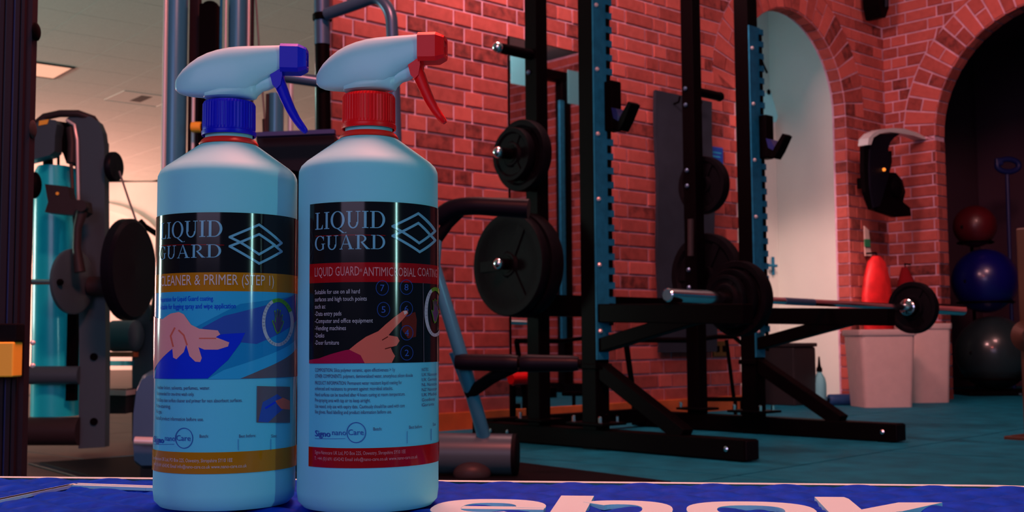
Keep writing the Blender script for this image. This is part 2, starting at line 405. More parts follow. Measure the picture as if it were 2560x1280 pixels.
def vis_fn(pt):
    if pt.y < .5: return None
    z = (pt - CAM).dot(fw); x = 1280 + F * (pt - CAM).dot(RT) / z; y = 640 - F * (pt - CAM).dot(UP) / z
    if x < 700 or x > 2620 or y < -60 or y > 1110: return None
    if (395 < x < 740 and y > 440) or (760 < x < 1085 and y > 430): return None
    if (1312 < x < 1360) or (1452 < x < 1520) or (1700 < x < 1740) or (1640 < x < 1750 and 260 < y < 870): return None
    return z
UA0, UA1 = -.66, 3.86; HW = 2.94
archA = (2.76, .60, 1.88)
wa = wall_slab('wall_right', Ud, Vd, P0.copy(), UA0, UA1 + .25, HW, archA, .10)
brick_wall(wa, Ud, Vd, P0, UA0, UA1 - .004, HW, archA, 300, 'a', vis_fn)
reveal_bricks(wa, Ud, Vd, P0, archA, .09)
# end return of the wall (faces the far room)
b = B()
for r in range(int(HW / CH)):
    z = (r + .5) * CH; o_ = W(UA0, 0, z)
    segs = [(0, .098)]
    for s0, s1 in segs: b.box(o_ - Vd * ((s0 + s1) / 2 + .008) - Ud * .002, (.012, s1 - s0, CH - .01), UVZ)
o = b.build('brickwork', M['brick_s'], wa); o['kind'] = 'stuff'
# white corridor behind the arch
cx, R0, z0 = archA; KV = -.80
cq = [W(1.55, -.11, 0), W(1.55, KV, 0), W(3.66, KV, 0), W(3.66, -.11, 0)]
b = B().add(cq + [q + Zd * 2.94 for q in cq], [(0, 1, 5, 4), (1, 2, 6, 5), (2, 3, 7, 6), (4, 5, 6, 7)])
struct(b.build('wall_corridor', M['plaster'], recalc=False))
# wall B (perpendicular), pier and second arch
PB = W(UA1, 0, 0); archB = (.356 + .77, .77, 1.75)
wb = wall_slab('wall_front', Vd, -Ud, PB.copy(), 0, 4.2, HW, archB, .13)
brick_wall(wb, Vd, -Ud, PB, .004, 4.2, HW, archB, 300, 'b', vis_fn)
reveal_bricks(wb, Vd, -Ud, PB, archB, .13)
# store room behind arch B
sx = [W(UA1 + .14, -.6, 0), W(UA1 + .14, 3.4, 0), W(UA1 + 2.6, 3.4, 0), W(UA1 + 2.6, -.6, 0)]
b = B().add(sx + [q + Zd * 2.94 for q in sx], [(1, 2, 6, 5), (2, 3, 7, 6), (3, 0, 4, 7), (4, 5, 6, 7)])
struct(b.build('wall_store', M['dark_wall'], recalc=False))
# skirting boards
def skirt(name, a, b2, nrm):
    d = (b2 - a); c = (a + b2) / 2 + nrm * .012
    bb = B().box(c + Zd * .043, (d.length, .022, .086), (d.normalized(), nrm, Zd), .004); return struct(bb.build(name, M['wood']))
skirt('baseboard_right', W(UA0, 0, 0), W(archA[0] - R0, 0, 0), Vd)
skirt('baseboard_corridor', W(2.6, KV + .003, 0), W(3.6, KV + .003, 0), Vd)
skirt('baseboard_pier', W(archA[0] + R0, 0, 0), W(UA1, 0, 0), Vd)
skirt('baseboard_front', PB, PB + Vd * (archB[0] - archB[1] - .003), -Ud)
# trim post at the right frame edge
q = Yp(2562, 900, 4.6)
t = thing('wooden_post', 'orange brown wooden post cut off by the right edge of the photo', 'post', Vector((q.x + .02, q.y, 0)))
B().box((q.x + .02, q.y, .42), (.05, .05, .84), UVZ, .006).build('post', M['dark_wood'], t)
B().lathe([(.0, -.03), (.03, -.028), (.062, 0), (.03, .028), (0, .03)], Yp(2566, 840, 4.55), (0, -1, 0)).build('round_knob', M['dark_wood'], t)
B().box((q.x + .02, q.y, .01), (.16, .16, .02), UVZ, .004).build('foot_plate', M['dark_wood'], t)

# ================================================================== things on the brick wall
# mirror
a, bq = W(.342, .0, 0), W(.935, .0, 0)
mt = thing('wall_mirror', 'tall frameless mirror on the brick wall behind the squat rack', 'mirror', W(.64, .01, .07))
B().box(W(.64, .012, .98), (.595, .008, 1.80), UVZ).build('backing', M['black'], mt)
B().box(W(.64, .0175, .98), (.585, .003, 1.79), UVZ).build('glass', M['mirror'], mt)
# hanging mat
ml = thing('exercise_mat', 'tall slate grey exercise mat hanging against the brick wall behind the rack', 'mat', W(1.64, .03, .34))
r_ = []
for k in range(15):
    z = .34 + (1.42) * k / 14; bow = .006 * math.sin(k * .9)
    r_.append([W(1.40 + .0, .022 + bow, z), W(1.88, .022 + bow, z), W(1.885, .045 + bow, z), W(1.395, .045 + bow, z)])
B().loft(r_).build('foam_panel', M['slate'], ml)
B().tube([W(1.55, .02, 1.70), W(1.55, .075, 1.71), W(1.55, .085, 1.74)], .006, 8).build('hook', M['black'], ml)
B().tube([W(1.74, .02, 1.70), W(1.74, .075, 1.71), W(1.74, .085, 1.74)], .006, 8).build('hook', M['black'], ml)
# blue sign, socket
q = Vp(1789, 397, .012); t = thing('wall_sign', 'small blue sign on the brick wall above the stored plates', 'sign', q)
B().box(q, (.135, .008, .14), UVZ, .003).build('sign_plate', M['blue_sign'], t)
for k, dz in enumerate((.035, .012)): B().box(q + Zd * dz + Vd * .005, (.09 - .02 * k, .002, .008), UVZ).build('lettering', M['p_sky'], t)
q = Vp(1800, 872, .012); t = thing('wall_socket', 'small brass wall socket low on the brick wall below the mat', 'socket', q)
B().box(q, (.13, .012, .086), UVZ, .003).build('face_plate', M['brass'], t)
for s_ in (-.03, .03): B().box(q + Ud * s_ + Vd * .008, (.03, .006, .035), UVZ, .002).build('outlet', M['black'], t)

# niche: door leaf, handle, dispenser, cable
nx0 = Vp(1880, 500, KV); nx1 = Vp(1953, 500, KV)
u0_, u1_ = uvz(nx0)[0] - .12, uvz(nx1)[0]
q = W((u0_ + u1_) / 2, KV + .024, 0)
dr = struct(B().box(q + Zd * 1.0 + Zd * .02, (u1_ - u0_, .04, 2.0), UVZ, .003).build('door_1', M['plaster']))
hq = Vp(1935, 664, KV + .085)
B().tube([hq + Ud * -.06, hq + Ud * .03, hq + Ud * .035 - Vd * .04], .010, 10).build('door_handle', M['gal'], dr)
B().box(hq - Vd * .028 + Ud * .03, (.03, .008, .13), UVZ, .003).build('handle_plate', M['gal'], dr)
q = Vp(1925, 288, KV + .13); t = thing('paper_towel_dispenser', 'white wall dispenser high in the white arched niche', 'dispenser', q - Vd * .12)
poly = [Vp(1904, 232, KV + .13), Vp(1928, 232, KV + .13), Vp(1945, 292, KV + .13), Vp(1941, 305, KV + .13), Vp(1905, 306, KV + .13)]
B().prism(poly, -Vd * .07).build('casing', M['bottle'], t)
B().prism([Vp(1910, 307, KV + .12), Vp(1940, 306, KV + .12), Vp(1938, 318, KV + .12), Vp(1912, 318, KV + .12)], -Vd * .05).build('tray', M['silver'], t)
B().lathe([(.018, 0), (.02, .006), (.012, .012)], Vp(1921, 230, KV + .132), Vd, 14).build('lock', M['black'], t)
tag(B().tube([Vp(1902, 140, KV + .01), Vp(1908, 160, KV + .01), Vp(1918, 182, KV + .01)], .007, 8).build('cable', M['black']), 'short dark cable on the white niche above the dispenser', 'cable')

# wall device on the pier (silver hood, dark body)
q = Vp(2215, 440, .10)
dv = thing('wall_fan', 'black wall mounted unit with curved silver hood and amber lamp on brick pier', 'fan', Vp(2215, 440, .02))
def vs_(pts, v): return [Vp(x, y, v) for x, y in pts]
hood = [(2170, 362), (2172, 345), (2185, 331), (2204, 323), (2232, 320), (2262, 322), (2292, 331), (2310, 341), (2322, 349), (2308, 347), (2284, 339), (2252, 333), (2224, 330), (2200, 334), (2184, 344), (2178, 362)]
B().prism(vs_(hood, .30), -Vd * .07).build('hood', M['silver'], dv, smooth=False)
arm_ = [(2176, 362), (2184, 344), (2200, 334), (2250, 335), (2236, 344), (2226, 356), (2221, 372), (2226, 400), (2222, 440), (2214, 470), (2200, 515), (2184, 520), (2176, 470), (2174, 420)]
B().prism(vs_(arm_, .285), -Vd * .04).build('bracket', M['vinyl'], dv)
body = [(2160, 365), (2176, 362), (2178, 420), (2184, 500), (2215, 500), (2214, 430), (2240, 432), (2256, 450), (2264, 480), (2258, 505), (2276, 520), (2278, 540), (2240, 543), (2180, 522), (2165, 480), (2160, 430)]
B().prism(vs_(body, .275), -Vd * .03).build('housing', M['black'], dv)
B().tube([Vp(2176, 365, .27), Vp(2179, 400, .27), Vp(2176, 470, .27), Vp(2190, 525, .27), Vp(2240, 538, .27)], .012, 10).build('side_rail', M['black'], dv, True)
B().tube([Vp(2225, 378, .27), Vp(2226, 405, .27), Vp(2220, 430, .27)], .010, 10).build('side_rail', M['black'], dv, True)
B().box(Vp(2169, 372, .25), (.035, .03, .07), UVZ, .008).build('corner_clip', M['silver'], dv)
B().lathe([(.010, 0), (.011, .006), (.0, .012)], Vp(2210, 424, .290), -ray(2210, 424).normalized(), 14).build('indicator_lamp', M['orange'], dv)
B().beam(Vp(2222, 450, .245), Vp(2222, 450, .245) - Vd * .225, .03, .07, Zd, .006).build('wall_bracket', M['black'], dv)
B().lathe([(.04, 0), (.062, .01), (.062, .03), (.03, .045)], Vp(2236, 470, .27), Vd, 24).build('fan_guard', M['black'], dv, True)
# speaker up at the corner
q = Vp(2208, -30, .12); t = thing('corner_speaker', 'black box hanging in the brick corner cut off by the top edge', 'speaker', q)
poly = [Vp(2194, -70, .16), Vp(2222, -70, .16), Vp(2222, 20, .16), Vp(2214, 44, .16), Vp(2205, 42, .16), Vp(2198, 10, .16)]
B().prism(poly, -Vd * .12).build('speaker_body', M['black'], t)
B().prism([Vp(2212, -60, .165), Vp(2218, -60, .165), Vp(2218, 15, .165), Vp(2213, 18, .165)], Vd * .004).build('front_strip', M['slate'], t)
# tags
q = Vp(2167, 607, .02); t = thing('hanging_tag', 'small pale tag with a green band on the brick pier', 'tag', q)
B().prism(vs_([(2159, 565), (2170, 575), (2177, 640), (2161, 640)], .02), Vd * .006).build('tag_card', M['bin'], t)
B().prism(vs_([(2160, 598), (2174, 598), (2175, 617), (2161, 617)], .028), Vd * .004).build('green_band', M['green'], t)

# red bags
def bag(name, outline, v, label, mm, Vp=Vp, Nn=Vd):
    t = thing(name, label, 'bag', Vp(outline[0][0], outline[0][1], v))
    rings = []
    for (xl, xr, y, dep) in [(o_[0], o_[1], o_[2], o_[3]) for o_ in outline[1:]]:
        L = Vp(xl, y, v); R_ = Vp(xr, y, v); c = (L + R_) / 2; hw = (R_ - L).length / 2; d = (R_ - L).normalized(); nn = 28; rr = []
        for k in range(nn):
            a = 2 * PI * k / nn; wob = 1 + .10 * math.sin(3 * a + y * .03) + .06 * math.sin(7 * a + y * .05)
            rr.append(c + d * (hw * math.cos(a)) + Nn * (dep * math.sin(a) * wob))
        rings.append(rr)
    B().loft(rings).build('bag_body', M[mm], t, True)
    p = Vp(outline[0][0], outline[0][1], v)
    B().tube([p, p - Nn * .07], .006, 8).build('hook', M['black'], t)
    top = outline[1]; c = Vp((top[0] + top[1]) / 2, top[2], v)
    B().tube([c - Zd * .01, (c + p) / 2 + Ud * .006, p], .005, 8).build('drawstring', M['black'], t)
    return t
bag('red_bag', [(2190, 632), (2183, 2197, 640, .02), (2173, 2208, 654, .04), (2164, 2219, 695, .055), (2160, 2226, 740, .06), (2160, 2230, 790, .06), (2166, 2226, 838, .05)], .10, 'bright red cloth bag hanging on the brick pier above the nearer beige bin', 'red_cloth')
bag('red_bag', [(2262, 660), (2255, 2268, 668, .02), (2246, 2284, 700, .035), (2238, 2296, 760, .045), (2240, 2294, 836, .04)], UA1 - .09, 'dark red bag hanging behind the far barbell plate right of the bright one', 'dark_red_cloth', Up_, -Ud)

# bins
def bin_(px0, px1, ytop, ybot, yaw, w_, d_, h_, label):
    c = Zp((px0 + px1) / 2, ybot, 0) + Vector((0, d_ / 2, 0)); t = thing('waste_bin', label, 'bin', c, 'beige bins beside the brick pier')
    ax = Vector((math.cos(yaw), math.sin(yaw), 0)); ay = Vector((-math.sin(yaw), math.cos(yaw), 0))
    def ring(s, z, rc=.03):
        out = []
        for (sx_, sy_), a0 in (((1, 1), 0), ((-1, 1), PI / 2), ((-1, -1), PI), ((1, -1), 3 * PI / 2)):
            for k in range(4):
                a = a0 + PI / 2 * k / 3
                out.append(c + ax * (sx_ * (w_ / 2 * s - rc) + rc * math.cos(a)) + ay * (sy_ * (d_ / 2 * s - rc) + rc * math.sin(a)) + Zd * z)
        return out
    B().loft([ring(.86, .0), ring(.87, .01), ring(.99, h_ - .03), ring(.95, h_ - .03), ring(.84, .02)]).build('bin_body', M['bin'], t, True)
    B().loft([ring(1.03, h_ - .035), ring(1.05, h_ - .03), ring(1.05, h_), ring(1.0, h_), ring(.96, h_ - .035)], cap=False).build('rim', M['bin'], t, True)
bin_(2146, 2296, 835, 1022, TH - .62, .34, .27, .46, 'nearer of two beige plastic bins beside the brick pier')
bin_(2296, 2364, 822, 1010, TH - .62, .27, .24, .50, 'further beige plastic bin partly hidden behind the nearer one')
# dark box in the niche
c = Zp(1976, 1014, 0) + Vector((.0, .02, 0)); t = thing('storage_bin', 'dark grey box standing on the floor in front of the white niche', 'bin', c)
B().box(c + Zd * .18, (.24, .24, .36), UVZ, .012).build('box_body', M['frame_d'], t)
B().box(c + Zd * .372, (.255, .255, .024), UVZ, .006).build('lid', M['frame_d'], t)
# small white bottle, blue roll
c = Zp(2056, 1014, 0) + Vector((0, .05, 0)); t = thing('squeeze_bottle', 'small white bottle with dark pointed cap on the floor by the niche', 'bottle', c)
B().lathe([(.036, 0), (.04, .01), (.04, .13), (.034, .165), (.016, .195), (.014, .205)], c, Zd, 20).build('bottle_body', M['bottle'], t, True)
B().lathe([(.018, .205), (.018, .225), (.010, .24), (.006, .285), (.004, .30)], c, Zd, 16).build('cap', M['black'], t, True)
c = Zp(2110, 1016, 0) + Vector((0, .05, .036)); t = thing('foam_roller', 'small blue roll lying on the floor beside the beige bin', 'roller', c - Zd * .036)
B().lathe([(.034, -.08), (.036, -.075), (.036, .075), (.034, .08)], c, (1, .1, 0), 20).build('roll', M['bluetape'], t, True)
B().lathe([(.014, -.084), (.014, .084)], c, (1, .1, 0), 12).build('core', M['black'], t, True)

# ball stack
def ball_thing(px, py, Y, r, mk, label):
    c = Yp(px, py, Y); t = thing('exercise_ball', label, 'ball', c - Zd * r, 'exercise balls on the stand')
    B().ball(c, r, n=48).build('ball', M[mk], t, True)
    B().lathe([(.014, 0), (.012, .004), (0, .005)], c + (CAM - c).normalized().cross(Zd) * r * .55 + (CAM - c).normalized() * r * .82, (CAM - c), 12).build('valve', M['black_soft'], t)
    return c
cb_ = ball_thing(2484, 882, 8.3, .262, 'teal_ball', 'large shiny grey exercise ball at the bottom of the stack in the dark store')
cc_ = ball_thing(2462, 702, 8.3, .228, 'blue_ball', 'dark blue exercise ball in the middle of the stack in the dark store')
cr_ = ball_thing(2437, 566, 8.3, .150, 'red_ball', 'small dark red ball on top of the stack in the dark store')
t = thing('ball_stand', 'black stand with rings holding the stacked exercise balls in the store', 'stand', Vector((cb_.x, cb_.y, 0)))
B().box(Vector((cb_.x + .03, cb_.y, .02)), (.62, .5, .035), None, .01).build('base', M['black'], t)
for sx_, sy_ in ((-.3, .12), (.3, .12), (0, .32)):
    B().tube([Vector((cb_.x + sx_, cb_.y + sy_, .03)), Vector((cb_.x + sx_, cb_.y + sy_, 1.15))], .012, 10).build('upright', M['black'], t)
for cz, cxy, rr in ((.12, cb_, .24), (.66, cc_, .19), (1.09, cr_, .12)):
    pts = [Vector((cxy.x + rr * math.cos(a * PI / 12), cxy.y + rr * math.sin(a * PI / 12), cz)) for a in range(25)]
    B().tube(pts, .008, 8, False).build('ring', M['black'], t)
for k, dx in enumerate((-.02, .015, .04, .07, .10)): B().box((cb_.x + .09 + dx, cb_.y - .252, .02), (.02, .004, .014)).build('lettering', M['frame'], t)
# blue paddle on pole on the store wall
q = Yp(2520, 414, 9.0)
t = thing('cleaning_mop', 'dark blue looped mop head on a pole upright in the dark store', 'mop', Vector((q.x, q.y, 0)))
B().tube([Vector((q.x - .02, q.y, 0)), Vector((q.x - .01, q.y, q.z - .07))], .014, 10).build('pole', M['navy'], t)
pts = [q + Vector((.085 * math.cos(a * PI / 12), 0, .05 * math.sin(a * PI / 12))) for a in range(25)]
B().tube(pts, .022, 10, False).build('mop_head', M['navy'], t, True)
B().box(q + Vector((-.07, 0, .03)), (.06, .04, .06), None, .01).build('clip', M['navy'], t)

# ================================================================== squat rack
FU, BU = -.222, .757            # near and far side frames (u)
FV, RV = 1.105, .80            # front and rear posts (v)
rk = thing('squat_rack', 'tall black half rack with grey slotted uprights and plate pegs before the brick wall', 'rack', W(.28, .95, 0))
HR = 2.30
for u in (FU, BU):
    fo = .0 if u == FU else .02
    B().box(W(u, FV, HR / 2), (.072, .075, HR), UVZ, .004).build('front_post', M['black'], rk)
    rp = B().box(W(u, RV, HR / 2), (.06, .07, HR), UVZ, .004).build('rear_post', M['black'], rk)
    # foot beam, end cap, rubber feet
    v0, v1 = .44, (1.80 if u == FU else 1.78)
    ft = B().box(W(u, (v0 + v1) / 2, .045), (.075, v1 - v0, .068), UVZ, .004).build('foot_beam', M['black'], rk)
    B().box(W(u, v1 + .003, .045), (.068, .008, .063), UVZ, .003).build('end_cap', M['black_soft'], ft)
    for vv in (v0 + .06, v1 - .05): B().box(W(u, vv, .0065), (.06, .06, .012), UVZ, .003).build('rubber_foot', M['black_soft'], ft)
    for vv in (FV - .07, FV + .065, RV - .06):
        for su in (-.045, .045):
            B().lathe([(.008, 0), (.008, .03), (.005, .034)], W(u + su, vv, .095), Zd, 6).build('bolt', M['chrome'], ft)
    for vv in (.56, .66, 1.73):
        B().lathe([(.009, 0), (.009, .006), (.004, .009)], W(u - .0375, vv, .047), -Ud, 12).build('bolt', M['chrome'], ft)
    B().box(W(u, FV, .10), (.13, .19, .010), UVZ, .003).build('mount_plate', M['black'], rk)
    B().box(W(u, RV, .10), (.12, .15, .010), UVZ, .003).build('mount_plate', M['black'], rk)
    B().box(W(u, FV, .31), (.088, .09, .02), UVZ, .003).build('collar', M['black'], rk)
    # diagonal foot brace
    B().beam(W(u, FV + .03, .30), W(u, 1.53, .075), .055, .055, Zd, .003).build('foot_brace', M['black'], rk)
    # slotted plate on the front
    zt = 2.20 if u == FU else 1.765
    zb = .335 if u == FU else .33
    gp = B(); uc = u
    gp.box(W(u - .004, FV + .041, (zt + zb) / 2), (.064, .006, zt - zb), UVZ)
    g = gp.build('slotted_upright', M['gal'], rk)
    cmb = B(); z = zb + .14 + (.0 if u == FU else -.1)
    cmb.box(W(u + .036, FV + .041, (zt + zb) / 2 + .05), (.016, .006, zt - zb - .1), UVZ)
    cmb.build('edge_flange', M['gal'], g)
    teeth = B(); k = 0
    holes = B()
    while z < zt - .03:
        teeth.box(W(u + .053, FV + .043, z + .027), (.022, .008, .026), UVZ)
        holes.box(W(u + .041, FV + .0465, z), (.017, .006, .028), UVZ)
        z += .054; k += 1
    o = teeth.build('slot_tooth', M['gal'], g); o['kind'] = 'stuff'
    o = holes.build('slot', M['black'], g); o['kind'] = 'stuff'
    zz = .44
    while zz < zt - .03:
        B().lathe([(.0085, 0), (.0085, .005), (.005, .009)], W(u - .020, FV + .044, zz), Vd, 8).build('bolt', M['silver'], g)
        zz += .245
    # J hook
    jh = B(); zz = 1.255 if u == FU else 1.25; jx = u + .048
    jh.box(W(jx, FV + .06, zz + .030), (.055, .045, .19), UVZ, .006)
    j = jh.build('bar_hook', M['black'], rk)
    prof = [(FV + .07, zz + .02), (FV + .085, zz - .045), (FV + .14, zz - .062), (FV + .175, zz - .03), (FV + .225, zz + .03), (FV + .205, zz + .04), (FV + .15, zz - .01), (FV + .12, zz - .02), (FV + .105, zz + .02)]
    prof = [(FV + .05 + (a_ - FV - .05) * .72, zz - .01 + (b_ - zz) * 1.0) for a_, b_ in prof]
    B().prism([W(jx - .026, a_, b_) for a_, b_ in prof], Ud * .052).build('hook_cradle', M['black'], j)
    B().prism([W(jx - .027, a_, b_) for a_, b_ in [(FV + .078, zz + .02), (FV + .088, zz - .022), (FV + .112, zz - .036), (FV + .120, zz - .022), (FV + .100, zz + .012)]], Ud * .054).build('hook_liner', M['navy'], j)
    # spotter arm and its brace
    za = .538
    arm = B().beam(W(u, FV + .04, za - .032), W(u, 1.80 if u == FU else 1.76, za - .050), .06, .068, Zd, .004).build('spotter_arm', M['black'], rk)
    B().beam(W(u, FV + .03, .385), W(u, 1.62, .492), .055, .05, Zd, .003).build('arm_brace', M['black'], arm)
    B().box(W(u, FV + .085, za - .0), (.07, .10, .095), UVZ, .004).build('arm_sleeve', M['black'], arm) if False else None
    # bolts on rear post
    for z in (.72, .64, 1.10, 1.17, 1.47, 1.545):
        B().lathe([(.010, 0), (.010, .005), (.005, .009)], W(u - .031, RV - .01, z), -Ud, 10).build('bolt', M['steel'], rp)
    # storage pegs
    s_ = -1 if u == FU else 1
    for z in (1.54, 1.13, .70):
        b0 = W(u + s_ * .03, RV, z)
        pg = B().tube([b0, b0 + Ud * s_ * .17], .021, 18).build('storage_peg', M['black'], rk, True)
        B().ball(b0 + Ud * s_ * .175, .023, n=18).build('peg_tip', M['chrome' if s_ < 0 else 'black'], pg, True)
# cross members
B().beam(W(FU, RV, .545), W(BU, RV, .545), .05, .085).build('rear_crossbar', M['black'], rk)
B().beam(W(FU, .50, .06), W(BU, .50, .06), .06, .06).build('floor_crossbar', M['black'], rk)
B().beam(W(FU, RV, 2.26), W(BU, RV, 2.26), .06, .06).build('top_crossbar', M['black'], rk)
q0 = Vp(1659, 776, RV + .027)
tg = B().box(q0, (.17, .003, .042), UVZ).build('name_plate', M['frame_d'], rk)
for k in range(3): B().box(q0 + Zd * (.012 - .012 * k) + Vd * .003, (.13 - .02 * k, .002, .004), UVZ).build('lettering', M['slate'], tg)
B().tube([Vp(1727, 548, RV + .04), Vp(1727, 640, RV + .04)], .014, 10).build('band_peg', M['frame_d'], rk)

# plates
def plate(c, ax, r, th, label, group, hub=.027):
    t = thing('weight_plate', label, 'weight plate', c - Zd * r, group)
    ax = Vector(ax).normalized()
    prof = [(hub, -th / 2), (hub + .022, -th / 2 - .002), (hub + .03, -th * .28), (r * .76, -th * .28), (r * .84, -th / 2), (r * .98, -th / 2), (r, -th * .36), (r, th * .36), (r * .98, th / 2), (r * .84, th / 2), (r * .76, th * .28), (hub + .03, th * .28), (hub + .022, th / 2 + .002), (hub, th / 2), (hub, -th / 2)]
    bb = B(); n = 48; a = Zd; b2 = ax.cross(a); vs = []; fs = []
    for rr, h in prof:
        for k in range(n): vs.append(c + ax * h + (a * math.cos(2 * PI * k / n) + b2 * math.sin(2 * PI * k / n)) * rr)
    for i in range(len(prof) - 1):
        for k in range(n): k2 = (k + 1) % n; fs.append((i * n + k, i * n + k2, (i + 1) * n + k2, (i + 1) * n + k))
    bb.add(vs, fs); bb.build('disc', M['black_soft'], t, True, doub=True)
    for k in range(3):
        an = 2 * PI * k / 3 + .5; d = a * math.cos(an) + b2 * math.sin(an)
        B().beam(c + d * (hub + .02), c + d * r * .80, r * .20, th * .82, ax).build('spoke', M['black_soft'], t)
    B().lathe([(hub + .001, -th / 2 - .004), (hub + .012, -th / 2 - .004), (hub + .012, th / 2 + .004), (hub + .001, th / 2 + .004)], c, ax, 24).build('hub_ring', M['black'], t)
    return t
G1 = 'weight plates stored on the near rear post'; G2 = 'weight plates stored on the far rear post'; G3 = 'weight plates on the barbell'
plate(W(FU - .075, RV, 1.13), Ud, .142, .044, 'inner larger plate on the middle storage peg of the near post', G1, .022)
plate(W(FU - .125, RV, 1.13), Ud, .105, .034, 'smaller plate outermost on the middle storage peg of the near post', G1, .022)
plate(W(FU - .085, RV, .70), Ud, .205, .060, 'inner large plate on the low storage peg of the near post', G1, .022)
plate(W(FU - .145, RV, .70), Ud, .200, .040, 'outer large plate on the low storage peg of the near post, nearest the bottles', G1, .022)
plate(W(BU + .075, RV, 1.11), Ud, .133, .046, 'plate on the middle storage peg of the far post under the blue sign', G2, .022)
plate(W(BU + .085, RV, .70), Ud, .19, .055, 'large plate on the low storage peg of the far post', G2, .022)
# barbell resting on the spotter arms
VB = 1.50
bz0 = .533 + .0265; bz1 = .533 + .0155
def barp(u): t_ = (u - FU) / (BU - FU); return W(u, VB, bz0 + (bz1 - bz0) * t_)
bb_ = thing('barbell', 'chrome barbell resting across the spotter arms of the squat rack', 'barbell', barp(.8) - Zd * .02)
bax = (barp(1) - barp(0)).normalized()
B().tube([barp(.16), barp(1.36)], .0135, 20).build('bar_shaft', M['chrome'], bb_, True)
for ua, ub in ((-.275, .15), (1.37, 1.86)):
    B().lathe([(.020, 0), (.0245, .004), (.0245, (ub - ua) - .004), (.020, (ub - ua))], barp(ua), bax, 28).build('sleeve', M['chrome'], bb_, True)
for uu in (.16, 1.345): B().lathe([(.030, 0), (.036, .004), (.036, .022), (.030, .026)], barp(uu), bax, 28).build('collar_ring', M['chrome'], bb_, True)
B().tube([barp(.42), barp(.62)], .0142, 20).build('knurled_grip', M['steel'], bb_)
plate(barp(.132), bax, .140, .046, 'larger plate on the near end of the barbell against its inner collar', G3)
plate(barp(.092), bax, .108, .030, 'middle sized plate on the near end of the barbell', G3)
plate(barp(.058), bax, .085, .026, 'smallest outer plate on the near end of the barbell', G3)
plate(barp(1.405), bax, .115, .036, 'plate on the far end of the barbell in front of the red bag', G3)

# another rack to the right of the frame, seen only in the wall mirror
r2 = thing('squat_rack', 'further black rack with pale sheets reflected in the wall mirror', 'rack', W(2.9, 2.4, 0))
B().box(W(3.09, 2.4, 1.23), (.10, .08, 2.46), UVZ, .004).build('upright', M['black'], r2)
B().box(W(2.40, 2.4, 1.23), (.10, .08, 2.46), UVZ, .004).build('upright', M['black'], r2)
B().box(W(3.02, 2.35, 1.35), (.05, .02, 1.9), UVZ, .002).build('slotted_upright', M['gal'], r2)
B().box(W(2.75, 2.4, 2.50), (.85, .08, .08), UVZ, .004).build('top_crossbar', M['black'], r2)
for u_ in (3.09, 2.40): B().box(W(u_, 2.4, .04), (.10, 1.1, .08), UVZ, .004).build('foot_beam', M['black'], r2)
for k_, (u_, z_2) in enumerate(((3.18, 2.42), (2.57, 2.49))):
    tag(B().box(W(u_, 2.335, z_2), (.20, .003, .27), UVZ).build('paper_sheet', M['p_white']), ('right', 'left')[k_] + ' one of two pale paper sheets seen in the wall mirror', 'paper')

# tube stool between the uprights
ts = thing('step_stool', 'black tube framed stool standing inside the rack before the skirting', 'stool', Vp(1720, 1010, .35) * 1)
ts.location = (ts.location.x, ts.location.y, 0)
vv = .48
def Q(x, y, v=vv): return Vp(x, y, v)
B().tube([Q(1735, 850), Q(1790, 842), Q(1835, 842), Q(1858, 862), Q(1866, 900), Q(1868, 950), Q(1864, 990), Q(1855, 998), Q(1740, 998)], .012, 10).build('side_loop', M['black'], ts, True)
B().tube([Q(1816, 850, .4), Q(1835, 998, .4)], .010, 10).build('leg', M['black'], ts)
B().tube([Q(1564, 850, .4), Q(1586, 1005, .4)], .014, 10).build('leg', M['black'], ts)
B().tube([Q(1564, 850, .4), Q(1735, 850, .48)], .014, 10).build('top_rail', M['black'], ts)
for x_ in (1745, 1855, 1838): B().tube([Q(x_, 996, .45), Vector((Q(x_, 996, .45).x, Q(x_, 996, .45).y, .008))], .010, 8).build('leg', M['black'], ts)
p = Q(1586, 1005, .4); B().tube([p, Vector((p.x, p.y, .006))], .014, 8).build('foot', M['black'], ts)

# rolled red pad and blue item behind the near post
q = Vp(1302, 946, .30); t = thing('foam_roller', 'short red roller on a small stand behind the low plates', 'roller', Vector((q.x, q.y, 0)))
B().lathe([(.024, -.06), (.027, -.055), (.027, .055), (.024, .06)], q, Ud, 20).build('roll', M['red'], t, True)
for s_ in (-.05, .05): B().beam(q + Ud * s_ - Zd * .03, Vector((q.x, q.y, .0)) + Ud * s_ + Zd * .006, .02, .02).build('leg', M['black'], t)

# ================================================================== lever machine right of / behind the bottles
YM = 3.35
lm = thing('lever_machine', 'grey tube framed exercise machine with black rollers and seat behind the bottles', 'exercise machine', Yp(1190, 1190, YM - .02)); lm.location.z = 0
def Y_(x, y, Y=YM): return Yp(x, y, Y)
def arcpath(pts, n=5):
    """round the corners of a polyline"""
    P = [Vector(p) for p in pts]; out = [P[0]]
    for i in range(1, len(P) - 1):
        a, c, b2 = P[i - 1], P[i], P[i + 1]; r = min((a - c).length, (b2 - c).length) * .45
        s0 = c + (a - c).normalized() * r; s1 = c + (b2 - c).normalized() * r
        for k in range(n + 1): t = k / n; out.append(s0 * (1 - t) ** 2 + c * 2 * t * (1 - t) + s1 * t * t)
    out.append(P[-1]); return out
z0c = .066
pa = Zp(735, 1150, .066); 
base = B().tube([Y_(700, 1128, 3.5), Y_(1284, 1136, 3.42)], .060, 28).build('base_tube', M['frame'], lm, True)
B().lathe([(.056, 0), (.061, .003), (.061, .014), (.055, .018)], Y_(1280, 1136, 3.42), (Y_(1284, 1136, 3.42) - Y_(700, 1128, 3.5)), 28).build('end_cap', M['black_soft'], base, True)
B().ball(Y_(1180, 1185, 3.38), .05, (1.1, .7, .7)).build('foot_pad', M['frame_d'], lm, True)
